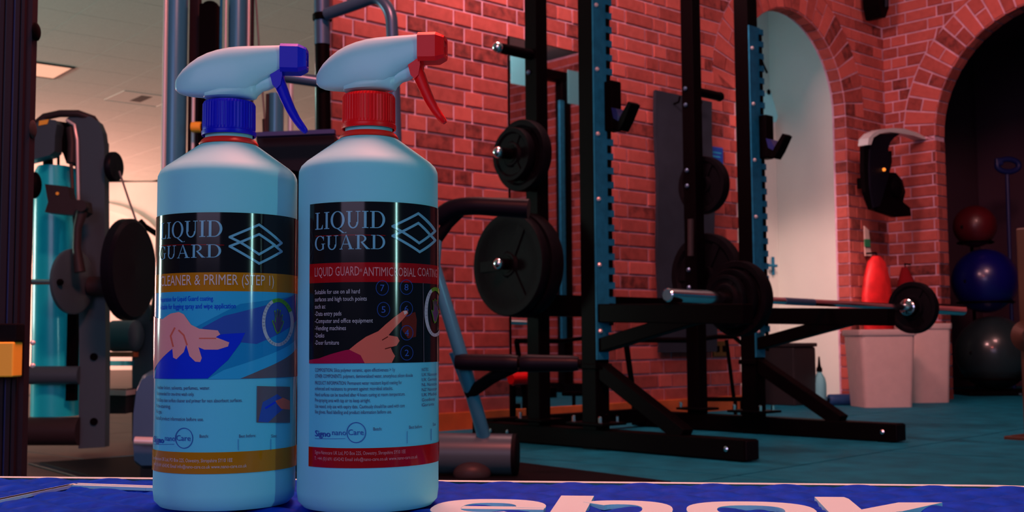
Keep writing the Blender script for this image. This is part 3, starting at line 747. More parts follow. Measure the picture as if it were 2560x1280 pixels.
B().tube([Y_(1085, 668, 3.3), Y_(1150, 880, 3.32), Y_(1196, 1040, 3.38), Y_(1212, 1100, 3.42)], .020, 18).build('diagonal_tube', M['tube'], lm, True)
B().tube([Y_(1132, 880, 3.36), Y_(1178, 1000, 3.38), Y_(1216, 1098, 3.44)], .012, 14).build('brace_tube', M['tube'], lm, True)
B().tube([Y_(760, 980, 3.4), Y_(742, 780, 3.36), Y_(735, 700, 3.34)], .018, 14).build('diagonal_tube', M['tube'], lm, True)
# lower roller pads and their arm
B().tube(arcpath([Y_(1172, 985, 3.36), Y_(1235, 940, 3.3), Y_(1290, 915, 3.28)]), .018, 14).build('lever_arm', M['black_soft'], lm, True)
def roller(name, a, b2, r0, r1):
    a = Vector(a); b2 = Vector(b2); n = 10; pth = [a.lerp(b2, k / n) for k in range(n + 1)]; d = (b2 - a).normalized()
    rr = [r0 * .86] + [r0 + (r1 - r0) * k / n for k in range(1, n)] + [r1 * .86]
    o = B().tube(pth, rr, 20).build(name, M['vinyl'], lm, True); 
    B().lathe([(.012, -.004), (.012, .004)], b2 + d * .004, d, 12).build('axle_end', M['black'], o)
roller('roller_pad', Y_(1140, 905, 3.30), Y_(1296, 908, 3.26), .023, .025)
roller('roller_pad', Y_(1302, 908, 3.25), Y_(1446, 909, 3.22), .025, .022)
# upper padded lever
B().tube(arcpath([Y_(1090, 548, 3.32), Y_(1130, 520, 3.3), Y_(1180, 514, 3.28), Y_(1322, 522, 3.25)]), [.022] * 1 + [.026] * 12 + [.028], 18).build('roller_pad', M['vinyl'], lm, True)
B().tube([Y_(1092, 600, 3.34), Y_(1120, 560, 3.32), Y_(1150, 530, 3.3)], .016, 12).build('lever_arm', M['black_soft'], lm, True)
# uprights and handle above
B().tube([Y_(812, 500, 3.45), Y_(806, 110, 3.45)], .022, 18).build('upright_tube', M['black'], lm, True)
B().tube([Y_(806, 112, 3.45), Y_(804, -60, 3.45)], .024, 18).build('upright_sleeve', M['steel'], lm, True)
B().lathe([(.028, 0), (.030, .004), (.030, .018), (.026, .022)], Y_(806, 52, 3.45), Zd, 20).build('collar', M['black'], lm, True)
B().tube([Y_(800, 500, 3.6), Y_(797, -60, 3.6)], .014, 14).build('upright_rod', M['chrome'], lm, True)
B().tube(arcpath([Y_(815, 36, 3.42), Y_(880, 14, 3.38), Y_(945, -10, 3.34), Y_(978, 30, 3.32), Y_(982, 110, 3.32), Y_(990, 400, 3.32)]), .018, 16).build('bent_handle', M['steel'], lm, True)
B().tube([Y_(700, 190, 3.4), Y_(812, 206, 3.42)], .018, 16).build('cross_tube', M['steel'], lm, True)
B().lathe([(.024, 0), (.024, .04)], Y_(812, 222, 3.44), Zd, 16).build('collar', M['black'], lm, True)
# dark pad
pad = [Y_(640, 345), Y_(700, 334), Y_(760, 329), Y_(822, 330), Y_(836, 336), Y_(836, 360), Y_(826, 400), Y_(770, 432), Y_(700, 420), Y_(650, 400)]
B().prism(pad, (0, .16, 0)).build('seat_pad', M['vinyl'], lm)
B().beam(Y_(640, 338, 3.30), Y_(838, 330, 3.30), .03, .012).build('pad_trim', M['navy'], lm)
B().box(Y_(745, 560, 3.42), (.06, .08, .5)).build('seat_post', M['black'], lm)
B().tube([Y_(745, 760, 3.42), Y_(745, 1130, 3.46)], .03, 14).build('seat_post', M['black'], lm)
B().tube([Y_(812, 500, 3.45), Y_(812, 1130, 3.46)], .024, 14).build('upright_tube', M['black'], lm, True)
B().tube([Y_(745, 600, 3.42), Y_(1092, 590, 3.36)], .02, 12).build('cross_tube', M['black'], lm)
B().tube([Y_(1085, 668, 3.3), Y_(1090, 600, 3.34)], .018, 12).build('diagonal_tube', M['tube'], lm)
B().tube([Y_(990, 400, 3.32), Y_(995, 595, 3.36)], .018, 12).build('bent_handle', M['steel'], lm)

# ================================================================== cable tower behind the blue bottle
YC = 3.9
cm = thing('cable_machine', 'grey and black cable tower with guide rods rising behind the blue capped bottle', 'exercise machine', Yp(540, 1120, YC)); cm.location.z = 0
def vpost(name, px, wpx, y0, y1, Y, mk, rnd_=True, par=cm, dpx=None):
    a = Yp(px, y0, Y); b2 = Yp(px - (y1 - y0) * (1280 - px) / 39000 * -0, y1, Y); b2.x = a.x
    r = wpx / 2 / F * Y
    if rnd_: return B().tube([a, b2], r, 20).build(name, M[mk], par, True)
    return B().box((a + b2) / 2, (2 * r, (dpx or wpx) / F * Y, abs(a.z - b2.z)), None, .004).build(name, M[mk], par)
yb = 1118
vpost('main_column', 441, 60, -60, yb, YC, 'tube')
vpost('side_trim', 416, 12, -60, yb, YC - .05, 'silver')
vpost('dark_post', 490, 26, -60, yb, YC + .1, 'alu', False)
vpost('guide_rod', 484, 9, 225, 1000, YC - .06, 'silver')
ws = vpost('stack_shroud', 526, 46, 14, 1000, YC + .05, 'black', False)
B().ball(Yp(526, 20, YC + .05), .031, (1, 1, .8)).build('shroud_top', M['black'], cm, True)
vpost('guide_rod', 554, 7, -60, 1000, YC, 'gal'); vpost('guide_rod', 566, 6, -60, 1000, YC, 'silver')
vpost('second_column', 596, 48, -60, yb, YC + .05, 'tube')
vpost('guide_rod', 623, 7, -60, 1000, YC, 'silver'); vpost('dark_rod', 632, 9, -60, 1000, YC, 'alu')
vpost('second_column', 690, 40, 235, yb, YC, 'tube'); vpost('dark_rod', 669, 9, 235, 1000, YC - .03, 'frame_d')
vpost('guide_rod', 727, 14, 200, 1000, YC - .02, 'silver')
B().tube([Yp(637, -40, YC - .03), Yp(647, 110, YC - .03), Yp(662, 300, YC - .03)], .0035, 8).build('cable', M['cable'], cm)
B().tube([Yp(662, 298, YC - .03), Yp(663, 340, YC - .03)], .009, 12).build('cable_end', M['frame_d'], cm)
kn = B().lathe([(.012, 0), (.016, .005), (.016, .05), (.012, .055)], Yp(502, 318, YC - .1), (1, 0, 0), 16).build('selector_knob', M['black'], cm, True)
B().lathe([(.017, -.03), (.018, -.025), (.018, 0), (.012, .003)], Yp(502, 318, YC - .1), (1, 0, 0), 16).build('knob_cap', M['yellow'], kn, True)
B().beam(Yp(415, 1112, YC), Yp(720, 1112, YC), .14, .06).build('base_beam', M['frame_d'], cm)

# ================================================================== extruded column at the left edge
YL = 1.6
cl = thing('support_column', 'dark grooved metal column along the left edge of the photo', 'column', Vector((Yp(8, 700, YL).x, YL, 0)))
ax_ = Vector((Yp(72, 640, YL).x, YL, 0)); xr = Yp(80, 640, YL + .018).x; xl = xr - .085; H_ = 2.2
B().box(((xl + xr) / 2, YL + .009, H_ / 2), (xr - xl, .018, H_)).build('extrusion', M['alu'], cl)
x = xl + .006; k = 0
for wd, mk in ((.010, 'alu_d'), (.008, 'alu'), (.006, 'alu_d'), (.007, 'alu'), (.005, 'navy'), (.006, 'alu'), (.004, 'alu_d'), (.008, 'alu'), (.004, 'navy'), (.006, 'alu'), (.003, 'alu_d'), (.004, 'alu')):
    if mk != 'alu': B().box((x + wd / 2, YL - .001, H_ / 2), (wd, .004, H_)).build('groove', M[mk], cl)
    else: B().box((x + wd / 2, YL - .003, H_ / 2), (wd, .008, H_)).build('rib', M['alu'], cl)
    x += wd
B().box(((xl + xr) / 2, YL + .01, .02), (.16, .16, .04), None, .006).build('foot_plate', M['black'], cl)
B().lathe([(.010, 0), (.013, .001), (.013, .003), (.010, .005)], Vector((xr, YL + .009, Yp(76, 75, YL).z)), (1, 0, 0), 20).build('side_knob', M['black'], cl, True)
B().lathe([(.010, 0), (.013, .001), (.011, .002), (.006, .003)], Vector((xr, YL + .009, Yp(76, 320, YL).z)), (1, 0, 0), 20).build('side_knob', M['frame_d'], cl, True)
ck = thing('height_stop', 'yellow and black height stop clamped on the left column', 'clamp', Vector((xl + .05, YL - .025, Yp(40, 942, YL).z)))
za, zb_, zc = Yp(40, 942, YL - .02).z, Yp(40, 855, YL - .02).z, Yp(40, 808, YL - .02).z
B().box((xl + .042, YL - .02, (za + zb_) / 2), (.086, .030, zb_ - za), None, .002).build('yellow_block', M['yellow'], ck)
B().box((xr - .016, YL - .018, (zb_ + zc) / 2), (.036, .026, zc - zb_ - .001), None, .002).build('black_block', M['black_soft'], ck)
for y_ in (857, 914): B().ball(Yp(82, y_, YL - .02), .0035).build('screw', M['silver'], ck, True)

# ================================================================== leg machine at left
YG = 4.3
lg = thing('leg_machine', 'grey arched exercise machine with a pale teal shroud and black cam wheels at left', 'exercise machine', Vector((Yp(200, 1120, YG).x, YG, 0)))
def G(x, y, Y=YG): return Yp(x, y, Y)
def slab(name, pts, Y, dep, mk, par=lg, sm=False): return B().prism([G(x, y, Y) for x, y in pts], (0, dep, 0)).build(name, M[mk], par, sm)
# right upright with a rounded top
up_ = [(166, 296), (180, 289), (205, 288), (228, 292), (246, 305), (256, 330), (261, 370), (262, 600), (264, 900), (262, 1118), (196, 1122), (198, 900), (196, 640), (195, 420), (192, 350), (186, 318), (166, 306)]
slab('upright', up_, YG, .05, 'frame')
for y_ in (892, 1054): B().lathe([(.014, 0), (.014, .004)], G(235, y_, YG - .002), (0, -1, 0), 16).build('bolt_hole', M['black'], lg)
B().tube([G(166, 300, YG - .01), G(186, 312, YG - .01), G(193, 350, YG - .01), G(196, 500, YG - .01)], .006, 8).build('edge_trim', M['silver'], lg, True)
B().tube([G(88, 312, YG), G(112, 292, YG), G(150, 284, YG), G(195, 284, YG), G(232, 297, YG + .02), G(252, 325, YG + .04)], .014, 12).build('top_arch', M['frame_d'], lg, True)
slab('left_hood', [(60, 330), (84, 312), (108, 297), (138, 300), (142, 310), (137, 340), (136, 378), (124, 388), (60, 404)], YG - .05, .07, 'frame')
slab('hood_sticker', [(98, 302), (122, 298), (118, 310), (96, 314)], YG - .053, .002, 'yellow')
slab('dark_link', [(140, 302), (166, 306), (188, 330), (192, 400), (184, 413), (166, 408), (156, 380), (140, 375), (136, 350)], YG + .02, .08, 'black')
B().tube([G(176, 320, YG), G(180, 360, YG - .01), G(178, 408, YG - .02)], .016, 12).build('shock_link', M['frame_d'], lg, True)
B().tube([G(178, 410, YG - .02), G(184, 520, YG - .05), G(194, 640, YG - .06)], .007, 8).build('thin_link', M['frame_d'], lg)
for px_, r_2 in ((120, .018), (146, .005)): B().tube([G(px_, 385, YG + .05), G(px_, 430, YG + .05)], r_2, 10).build('hanger_rod', M['black'], lg)
# curved shroud
rings = []
for y_, xl_, xr_ in ((418, 98, 178), (430, 90, 182), (470, 86, 184), (600, 84, 184), (760, 82, 184), (900, 80, 186), (1040, 78, 188)):
    a = G(xl_, y_, YG + .1); b2 = G(xr_, y_, YG + .1); c = (a + b2) / 2; hw = (b2.x - a.x) / 2
    rings.append([c + Vector((hw * math.cos(t_ * PI / 12), -.07 * math.sin(t_ * PI / 12) - .0, 0)) for t_ in range(13)] + [c + Vector((-hw, .05, 0)), c + Vector((hw, .05, 0))])
B().loft(rings).build('shroud', M['shroud'], lg, True)
B().box(G(188, 700, YG + .14), (.012, .02, .9)).build('shroud_edge', M['gal'], lg)
B().box(G(182, 860, YG + .04), (.035, .03, .42)).build('inner_post', M['black'], lg)
B().box(G(66, 640, YG + .02), (.022, .03, 1.0)).build('inner_post', M['black'], lg)
# lever block
slab('lever_block', [(112, 460), (168, 466), (176, 498), (214, 503), (218, 530), (204, 540), (112, 530), (120, 505)], YG - .16, .06, 'frame_d')
B().lathe([(.020, 0), (.020, .03)], G(210, 517, YG - .17), (0, -1, 0), 16).build('lever_pivot', M['frame_d'], lg, True)
B().lathe([(.006, 0), (.006, .003)], G(144, 484, YG - .162), (0, -1, 0), 10).build('badge', M['yellow'], lg)
B().tube([G(205, 530, YG - .17), G(194, 570, YG - .18), G(192, 620, YG - .18), G(200, 680, YG - .18)], [.02, .015, .015, .02], 12).build('curved_link', M['frame_d'], lg, True)
B().ball(G(86, 463, YG - .2), .042, (.6, .6, 1.15)).build('round_grip', M['black'], lg, True)
# cam wheels
def disc(name, px_, py_, Y, r, th, yaw, mk):
    ax = Vector((math.cos(yaw), -math.sin(yaw), 0))
    return B().lathe([(.0, -th / 2), (r * .9, -th / 2), (r, -th * .3), (r, th * .3), (r * .93, th / 2), (r * .3, th * .4), (0, th * .5)], G(px_, py_, Y), ax, 40, Zd).build(name, M[mk], lg, True)
disc('cam_wheel', 182, 704, YG - .12, .118, .02, math.radians(17), 'frame')
B().lathe([(.0, 0), (.012, .01), (.012, .02), (0, .03)], G(147, 706, YG - .2), (.6, -.8, 0), 12).build('cam_bolt', M['black'], lg)
wk = disc('cam_wheel', 322, 674, YG - .1, .185, .05, math.radians(8), 'vinyl')
B().tube([G(225, 715, YG - .05), G(300, 715, YG - .06)], .035, 20).build('cam_axle', M['frame_d'], lg, True)
disc('pulley_knob', 284, 417, YG, .056, .026, math.radians(10), 'vinyl')
B().box(G(262, 395, YG + .05), (.02, .04, .12), None, .005).build('pulley_mount', M['black'], lg)
B().tube([G(298, 428, YG), G(322, 500, YG), G(350, 580, YG)], .004, 8).build('cable', M['cable'], lg)
B().tube([G(72, 705, YG - .22), G(128, 705, YG - .22)], .010, 14).build('weight_peg', M['chrome'], lg, True)
B().tube([G(60, 938, YG), G(200, 938, YG)], .034, 18).build('cross_tube', M['frame'], lg, True)
B().tube([G(40, 1078, YG), G(200, 1078, YG)], .052, 18).build('base_tube', M['frame_d'], lg, True)
# second station further right
sg = thing('roller_machine', 'brown grey exercise machine with rounded post and padded roll left of the bottles', 'exercise machine', Vector((G(352, 1100, 4.8).x, 4.8, 0)))
slab('upright', [(330, 1115), (330, 850), (335, 800), (345, 765), (358, 752), (372, 765), (384, 800), (388, 850), (388, 1115)], 4.8, .05, 'frame', sg)
B().lathe([(.05, -.06), (.064, -.05), (.064, .05), (.05, .06)], Yp(312, 840, 4.75), (1, -.2, 0), 28).build('padded_roll', M['frame'], sg, True)
B().beam(Yp(268, 886, 4.75), Yp(340, 886, 4.75), .06, .02).build('shelf', M['wood'], sg)
B().beam(Yp(268, 908, 4.75), Yp(340, 908, 4.75), .05, .02).build('chrome_rail', M['chrome'], sg)
B().beam(Yp(262, 1000, 4.8), Yp(335, 1000, 4.8), .2, .10).build('seat_block', M['frame_d'], sg)
B().beam(Yp(262, 978, 4.78), Yp(335, 980, 4.78), .2, .02).build('seat_top', M['bin'], sg)
B().tube([Yp(350, 552, 4.8), Yp(362, 566, 4.8), Yp(400, 590, 4.8)], .012, 10).build('handle', M['black'], sg, True)
B().tube([Yp(400, 590, 4.8), Yp(392, 700, 4.8), Yp(380, 800, 4.8)], .010, 10).build('handle_post', M['frame_d'], sg)
# rounded foot cover close to the blue bottle
rc = thing('foot_cover', 'rounded grey blue foot cover with a side peg just left of the blue capped bottle', 'machine cover', Vector((Yp(378, 1160, 3.3).x, 3.3, 0)))
prof = [(330, 1160), (326, 1100), (328, 1030), (336, 970), (350, 938), (368, 926), (392, 922), (430, 930), (430, 1175), (350, 1175)]
b = B(); rr_ = []
for d_, s_ in ((.0, .90), (.02, .98), (.05, 1.0), (.14, 1.0), (.17, .95)):
    cx_ = Yp(385, 1060, 3.3); rr_.append([cx_ + (Yp(x_, y_, 3.3) - cx_) * s_ + Vector((0, d_, 0)) for x_, y_ in prof])
b.loft(rr_).build('cover', M['steel'], rc, True)
B().tube([Yp(338, 1102, 3.26), Yp(392, 1104, 3.26)], .012, 14).build('side_peg', M['silver'], rc, True)
B().box((Yp(378, 1160, 3.3).x, 3.38, .03), (.08, .1, .06)).build('foot', M['frame_d'], rc)

# ================================================================== black rubber mat on the floor
a = Zp(1296, 1165, 0); b2 = Zp(1640, 1210, 0)
d = (b2 - a).normalized(); nrm = Vector((-d.y, d.x, 0)) * -1
t = thing('floor_mat', 'black rubber mat on the floor between the deck and the rack', 'mat', (a + b2) / 2 + nrm * .5)
c = (a + b2) / 2 + nrm * .62 - d * .5
B().box(c + Zd * .010, (1.75, 1.24, .007), (d, nrm, Zd), .002).build('mat_sheet', M['vinyl'], t)
B().box(c + Zd * .0145 + nrm * .0, (1.69, 1.18, .002), (d, nrm, Zd)).build('mat_top', M['black_soft'], t)

# ================================================================== step deck
DZ = .300
YAW = math.radians(-7.5)
DA = Vector((math.cos(YAW), math.sin(YAW), 0)); DB = Vector((-math.sin(YAW), math.cos(YAW), 0))
e0 = Zp(1100, 1200, DZ); DO = Vector((e0.x, e0.y, DZ))         # point on the far edge
# corner of the deck seen at the right: the edge curves down at px 2470..2560
cr = Zp(2440, 1207, DZ); aR = (cr - DO).dot(DA) + .10
aL = -.80; bN = -.42
dk = thing('step_deck', 'blue step platform with raised diamond grip and big white letters in the foreground', 'step platform', DO + DA * ((aL + aR) / 2) + DB * (bN / 2) - Zd * .30)
def D(a, b2, z=0): return DO + DA * a + DB * b2 + Zd * z
def rrect(a0, a1, b0, b1, r, z, n=8):
    out = []
    for cx_, cy_, s in ((a1 - r, b1 - r, 0), (a0 + r, b1 - r, PI / 2), (a0 + r, b0 + r, PI), (a1 - r, b0 + r, 1.5 * PI)):
        for k in range(n + 1): t_ = s + PI / 2 * k / n; out.append(D(cx_ + r * math.cos(t_), cy_ + r * math.sin(t_), z))
    return out
RC = .10
B().loft([rrect(aL + .02, aR - .02, bN + .02, -.02, RC - .02, -.05), rrect(aL, aR, bN, .0, RC, -.04), rrect(aL - .0, aR, bN, .0, RC, -.006), rrect(aL + .001, aR - .001, bN + .001, -.001, RC - .001, -.0035), rrect(aL + .005, aR - .005, bN + .005, -.005, RC - .005, -.0060)]).build('deck_body', M['deckwhite'], dk, True)
# pillow grid
N1, N2 = 430, 130; vs = []; fs = []; idx = {}
i0, i1, j0, j1 = aL + .008, aR - .008, bN + .008, -.008
def inside(a_, b_):
    ca = min(max(a_, i0 + RC), i1 - RC); cb2 = min(max(b_, j0 + RC), j1 - RC)
    return (a_ - ca) ** 2 + (b_ - cb2) ** 2 <= RC * RC + 1e-9
def ph(a_, b_):
    p = .050
    s1 = math.sin(PI * (a_ + b_ * 1.25) / p); s2 = math.sin(PI * (a_ - b_ * 1.25) / p)
    return .0034 * (abs(s1) * abs(s2)) ** .7 + .0002 * math.sin(a_ * 900) * math.sin(b_ * 900)
def snap(a_, b_):
    ca = min(max(a_, i0 + RC), i1 - RC); cb2 = min(max(b_, j0 + RC), j1 - RC); dx, dy = a_ - ca, b_ - cb2; l = math.hypot(dx, dy)
    return (ca + dx / l * RC, cb2 + dy / l * RC) if l > RC else (a_, b_)
for i in range(N1 + 1):
    for j in range(N2 + 1):
        a_ = i0 + (i1 - i0) * i / N1; b_ = j0 + (j1 - j0) * (j / N2); a_, b_ = snap(a_, b_)
        edge = min(1, max(0, (j1 - b_) / .004))
        vs.append(D(a_, b_, -.0019 + ph(a_, b_) * edge - .0012 * (1 - edge)))
for i in range(N1):
    for j in range(N2): k = i * (N2 + 1) + j; fs.append((k, k + 1, k + N2 + 2, k + N2 + 1))
bb = B(); bb.add(vs, fs); o = bb.build('grip_surface', M['deckblue'], dk, True, recalc=False)
# rim strip (pale edge behind the grip)
rim = B(); o1 = rrect(aL + .0002, aR - .0002, bN + .0002, -.0002, RC, -.0045, 14); o2 = rrect(aL + .010, aR - .010, bN + .010, -.010, RC - .010, -.0008, 14)
n = len(o1); L_ = [q + Zd * .0 for q in o1]; H1 = [q + Zd * .0045 for q in o1]; H2 = [q + Zd * .0008 for q in o2]
rim.add(L_ + H1 + H2, [(k, (k + 1) % n, (k + 1) % n + n, k + n) for k in range(n)] + [(k + n, (k + 1) % n + n, (k + 1) % n + 2 * n, k + 2 * n) for k in range(n)])
rim.build('rim', M['deckwhite'], dk)
# border line at left: two thin strips
def onD(x, y): q = Zp(x, y, DZ + .002); return ((q - DO).dot(DA), (q - DO).dot(DB))
for off in (0, .0072):
    pts = [onD(-60, 1259), onD(190, 1208), onD(380, 1214.5), onD(560, 1218)]
    pts = [(p[0], p[1] - off) for p in pts]
    for (p, q) in zip(pts, pts[1:]):
        B().beam(D(p[0], p[1], .0008), D(q[0], q[1], .0008), .0046, .0022).build('border_line', M['deckwhite'], dk)
# risers
for ac_ in (aL + .15, (aL + aR) / 2, aR - .15):
    c = D(ac_, bN / 2, -.05)
    B().loft([[c + DA * (sx_ * s_) + DB * (sy_ * t_) + Zd * z_ for sx_, sy_ in ((1, 1), (-1, 1), (-1, -1), (1, -1))] for s_, t_, z_ in ((.09, .16, 0), (.10, .17, -.12), (.09, .16, -.125), (.11, .18, -.245))]).build('riser', M['vinyl'], dk)
# letters e b o k : flat bars and arcs in the deck plane (a to the right, b away)
def poly_deck(name_b, pts, th=.0030, z=-.0010): name_b.prism([D(a_, b_, z) for a_, b_ in pts], Zd * th)
def arc_deck(nb, ca, cb2, ra, rb, ta, tb, t0, t1, n=20):
    for k in range(n):
        u0 = t0 + (t1 - t0) * k / n; u1 = t0 + (t1 - t0) * (k + 1) / n
        P_ = lambda A_, B_, u: (ca + A_ * math.copysign(abs(math.cos(u)) ** .8, math.cos(u)), cb2 + B_ * math.copysign(abs(math.sin(u)) ** .8, math.sin(u)))
        poly_deck(nb, [P_(ra, rb, u0), P_(ra, rb, u1), P_(ra - ta, rb - tb, u1), P_(ra - ta, rb - tb, u0)])
zL = DZ + .0020
def onL(x, y): q = Zp(x, y, zL); return ((q - DO).dot(DA), (q - DO).dot(DB))
XH = .074
aE0, _ = onL(1088, 1262); aE1, _ = onL(1366, 1266); _, bTop = onL(1230, 1247.5)
cE = (aE0 + aE1) / 2; rE = (aE1 - aE0) / 2; cb_l = bTop - XH / 2
nb = B(); arc_deck(nb, cE, cb_l, rE, XH / 2, .018, .0175, 0, 1.72 * PI, 30); poly_deck(nb, [(cE - rE + .012, cb_l - .006), (cE + rE - .0005, cb_l - .006), (cE + rE - .0005, cb_l + .006), (cE - rE + .012, cb_l + .006)], .0028)
nb.build('letter', M['deckwhite'], dk)
aB0, bAsc = onL(1407, 1238); aB1, _ = onL(1489, 1239); aB2, _ = onL(1682, 1270)
nb = B(); poly_deck(nb, [(aB0 - .001, bTop - XH), (aB1 - .002, bTop - XH), (aB1 - .001, bAsc), (aB0 - .001, bAsc)], .0028)
cB = (aB0 + aB2) / 2 + .004; rB = aB2 - cB; arc_deck(nb, cB, cb_l, rB, XH / 2, .018, .0175, -PI * .75, PI * .75, 26); nb.build('letter', M['deckwhite'], dk)
aO0, _ = onL(1716, 1272); aO1, _ = onL(2040, 1276); cO = (aO0 + aO1) / 2; rO = (aO1 - aO0) / 2
nb = B(); arc_deck(nb, cO, cb_l + .0015, rO, XH / 2, .018, .0175, 0, 2 * PI, 36); nb.build('letter', M['deckwhite'], dk)
kp = [onL(x_, y_) for x_, y_ in ((2036, 1242), (2110, 1242.5), (2122, 1247), (2154, 1273.5), (2246, 1256), (2356, 1256), (2256, 1278))]
b_lo = bTop - XH
kk = kp + [(kp[6][0] - .006, kp[6][1] - .004), (kp[5][0] + .012, b_lo), (kp[5][0] - .022, b_lo), (kp[3][0] + .012, kp[6][1] - .016), (kp[1][0] + .002, kp[6][1] - .02), (kp[1][0] + .002, b_lo), (kp[0][0], b_lo)]
nb = B(); poly_deck(nb, kk); nb.build('letter', M['deckwhite'], dk)

# ================================================================== bottles
RB = .044; DBt = .746
def lathe_pts(prof, c, n=64): return B().lathe(prof, c, Zd, n)
GL = {}
def glyph(ch):
    """serif capitals as convex polygons, cap height 1"""
    T, t = .17, .045; P_ = []
    R_ = lambda a, b_, c, d: P_.append([(a, b_), (c, b_), (c, d), (a, d)])
    def arc(cx, cy, rx, ry, tx, ty, a0, a1, n=22):
        for k in range(n):
            u = a0 + (a1 - a0) * k / n; v = a0 + (a1 - a0) * (k + 1) / n
            P_.append([(cx + rx * math.cos(u), cy + ry * math.sin(u)), (cx + rx * math.cos(v), cy + ry * math.sin(v)), (cx + (rx - tx) * math.cos(v), cy + (ry - ty) * math.sin(v)), (cx + (rx - tx) * math.cos(u), cy + (ry - ty) * math.sin(u))])
    if ch == 'L': R_(.12, 0, .12 + T, 1); R_(0, 1 - t, .42, 1); R_(0, 0, .62, t * 1.2); P_.append([(.50, 0), (.66, 0), (.68, .26), (.65, .26)]); w_ = .68
    elif ch == 'I': R_(.12, 0, .12 + T, 1); R_(0, 1 - t, .41, 1); R_(0, 0, .41, t); w_ = .41
    elif ch == 'Q': arc(.5, .5, .5, .52, T, t, 0, 2 * PI, 36); P_.append([(.40, .02), (.56, .02), (.98, -.26), (.86, -.28)]); P_.append([(.86, -.28), (.98, -.26), (1.12, -.22), (1.12, -.27)]); w_ = 1.0
    elif ch == 'U': R_(.12, .34, .12 + T, 1); R_(0, 1 - t, .41, 1); R_(.74, .34, .74 + .06, 1); R_(.62, 1 - t, .94, 1); arc(.46, .36, .34, .38, .12, .07, PI, 2 * PI); w_ = .94
    elif ch == 'D': R_(.12, 0, .12 + T, 1); R_(0, 1 - t, .5, 1); R_(0, 0, .5, t); arc(.45, .5, .53, .5, T, t, -PI / 2, PI / 2); w_ = .98
    elif ch == 'G': arc(.5, .5, .5, .52, T, t, PI * .22, PI * 1.78, 32); R_(.72, .05, .72 + .13, .46); R_(.62, .42, .97, .46); R_(.80, .68, .85, .98); w_ = .97
    elif ch == 'A': P_.append([(.08, 0), (.14, 0), (.50, 1), (.46, 1)]); P_.append([(.46, 1), (.52, 1.02), (.94, 0), (.74, 0)]); R_(.24, .34, .72, .34 + t); R_(0, 0, .24, t); R_(.64, 0, 1.04, t); w_ = 1.04
    elif ch == 'R': R_(.12, 0, .12 + T, 1); R_(0, 1 - t, .42, 1); R_(0, 0, .41, t); arc(.40, .74, .36, .26, .14, t, -PI / 2, PI / 2); P_.append([(.36, .50), (.50, .50), (.98, 0), (.76, 0)]); R_(.76, 0, 1.02, t); w_ = .98
    return P_, w_
def text_tris(s):
    """flat triangles of a line set in the built in font, scaled to its own box"""
    if s in GL: return GL[s]
    c = bpy.data.curves.new('t', 'FONT'); c.body = s; c.resolution_u = 2; c.fill_mode = 'FRONT'
    o = bpy.data.objects.new('t', c); COL.objects.link(o)
    dg = bpy.context.evaluated_depsgraph_get(); me = bpy.data.meshes.new_from_object(o.evaluated_get(dg))
    me.calc_loop_triangles(); V_ = [(v.co.x, v.co.y) for v in me.vertices]; T_ = [tuple(V_[i] for i in t_.vertices) for t_ in me.loop_triangles]
    bpy.data.objects.remove(o); bpy.data.curves.remove(c); bpy.data.meshes.remove(me)
    GL[s] = T_; return T_
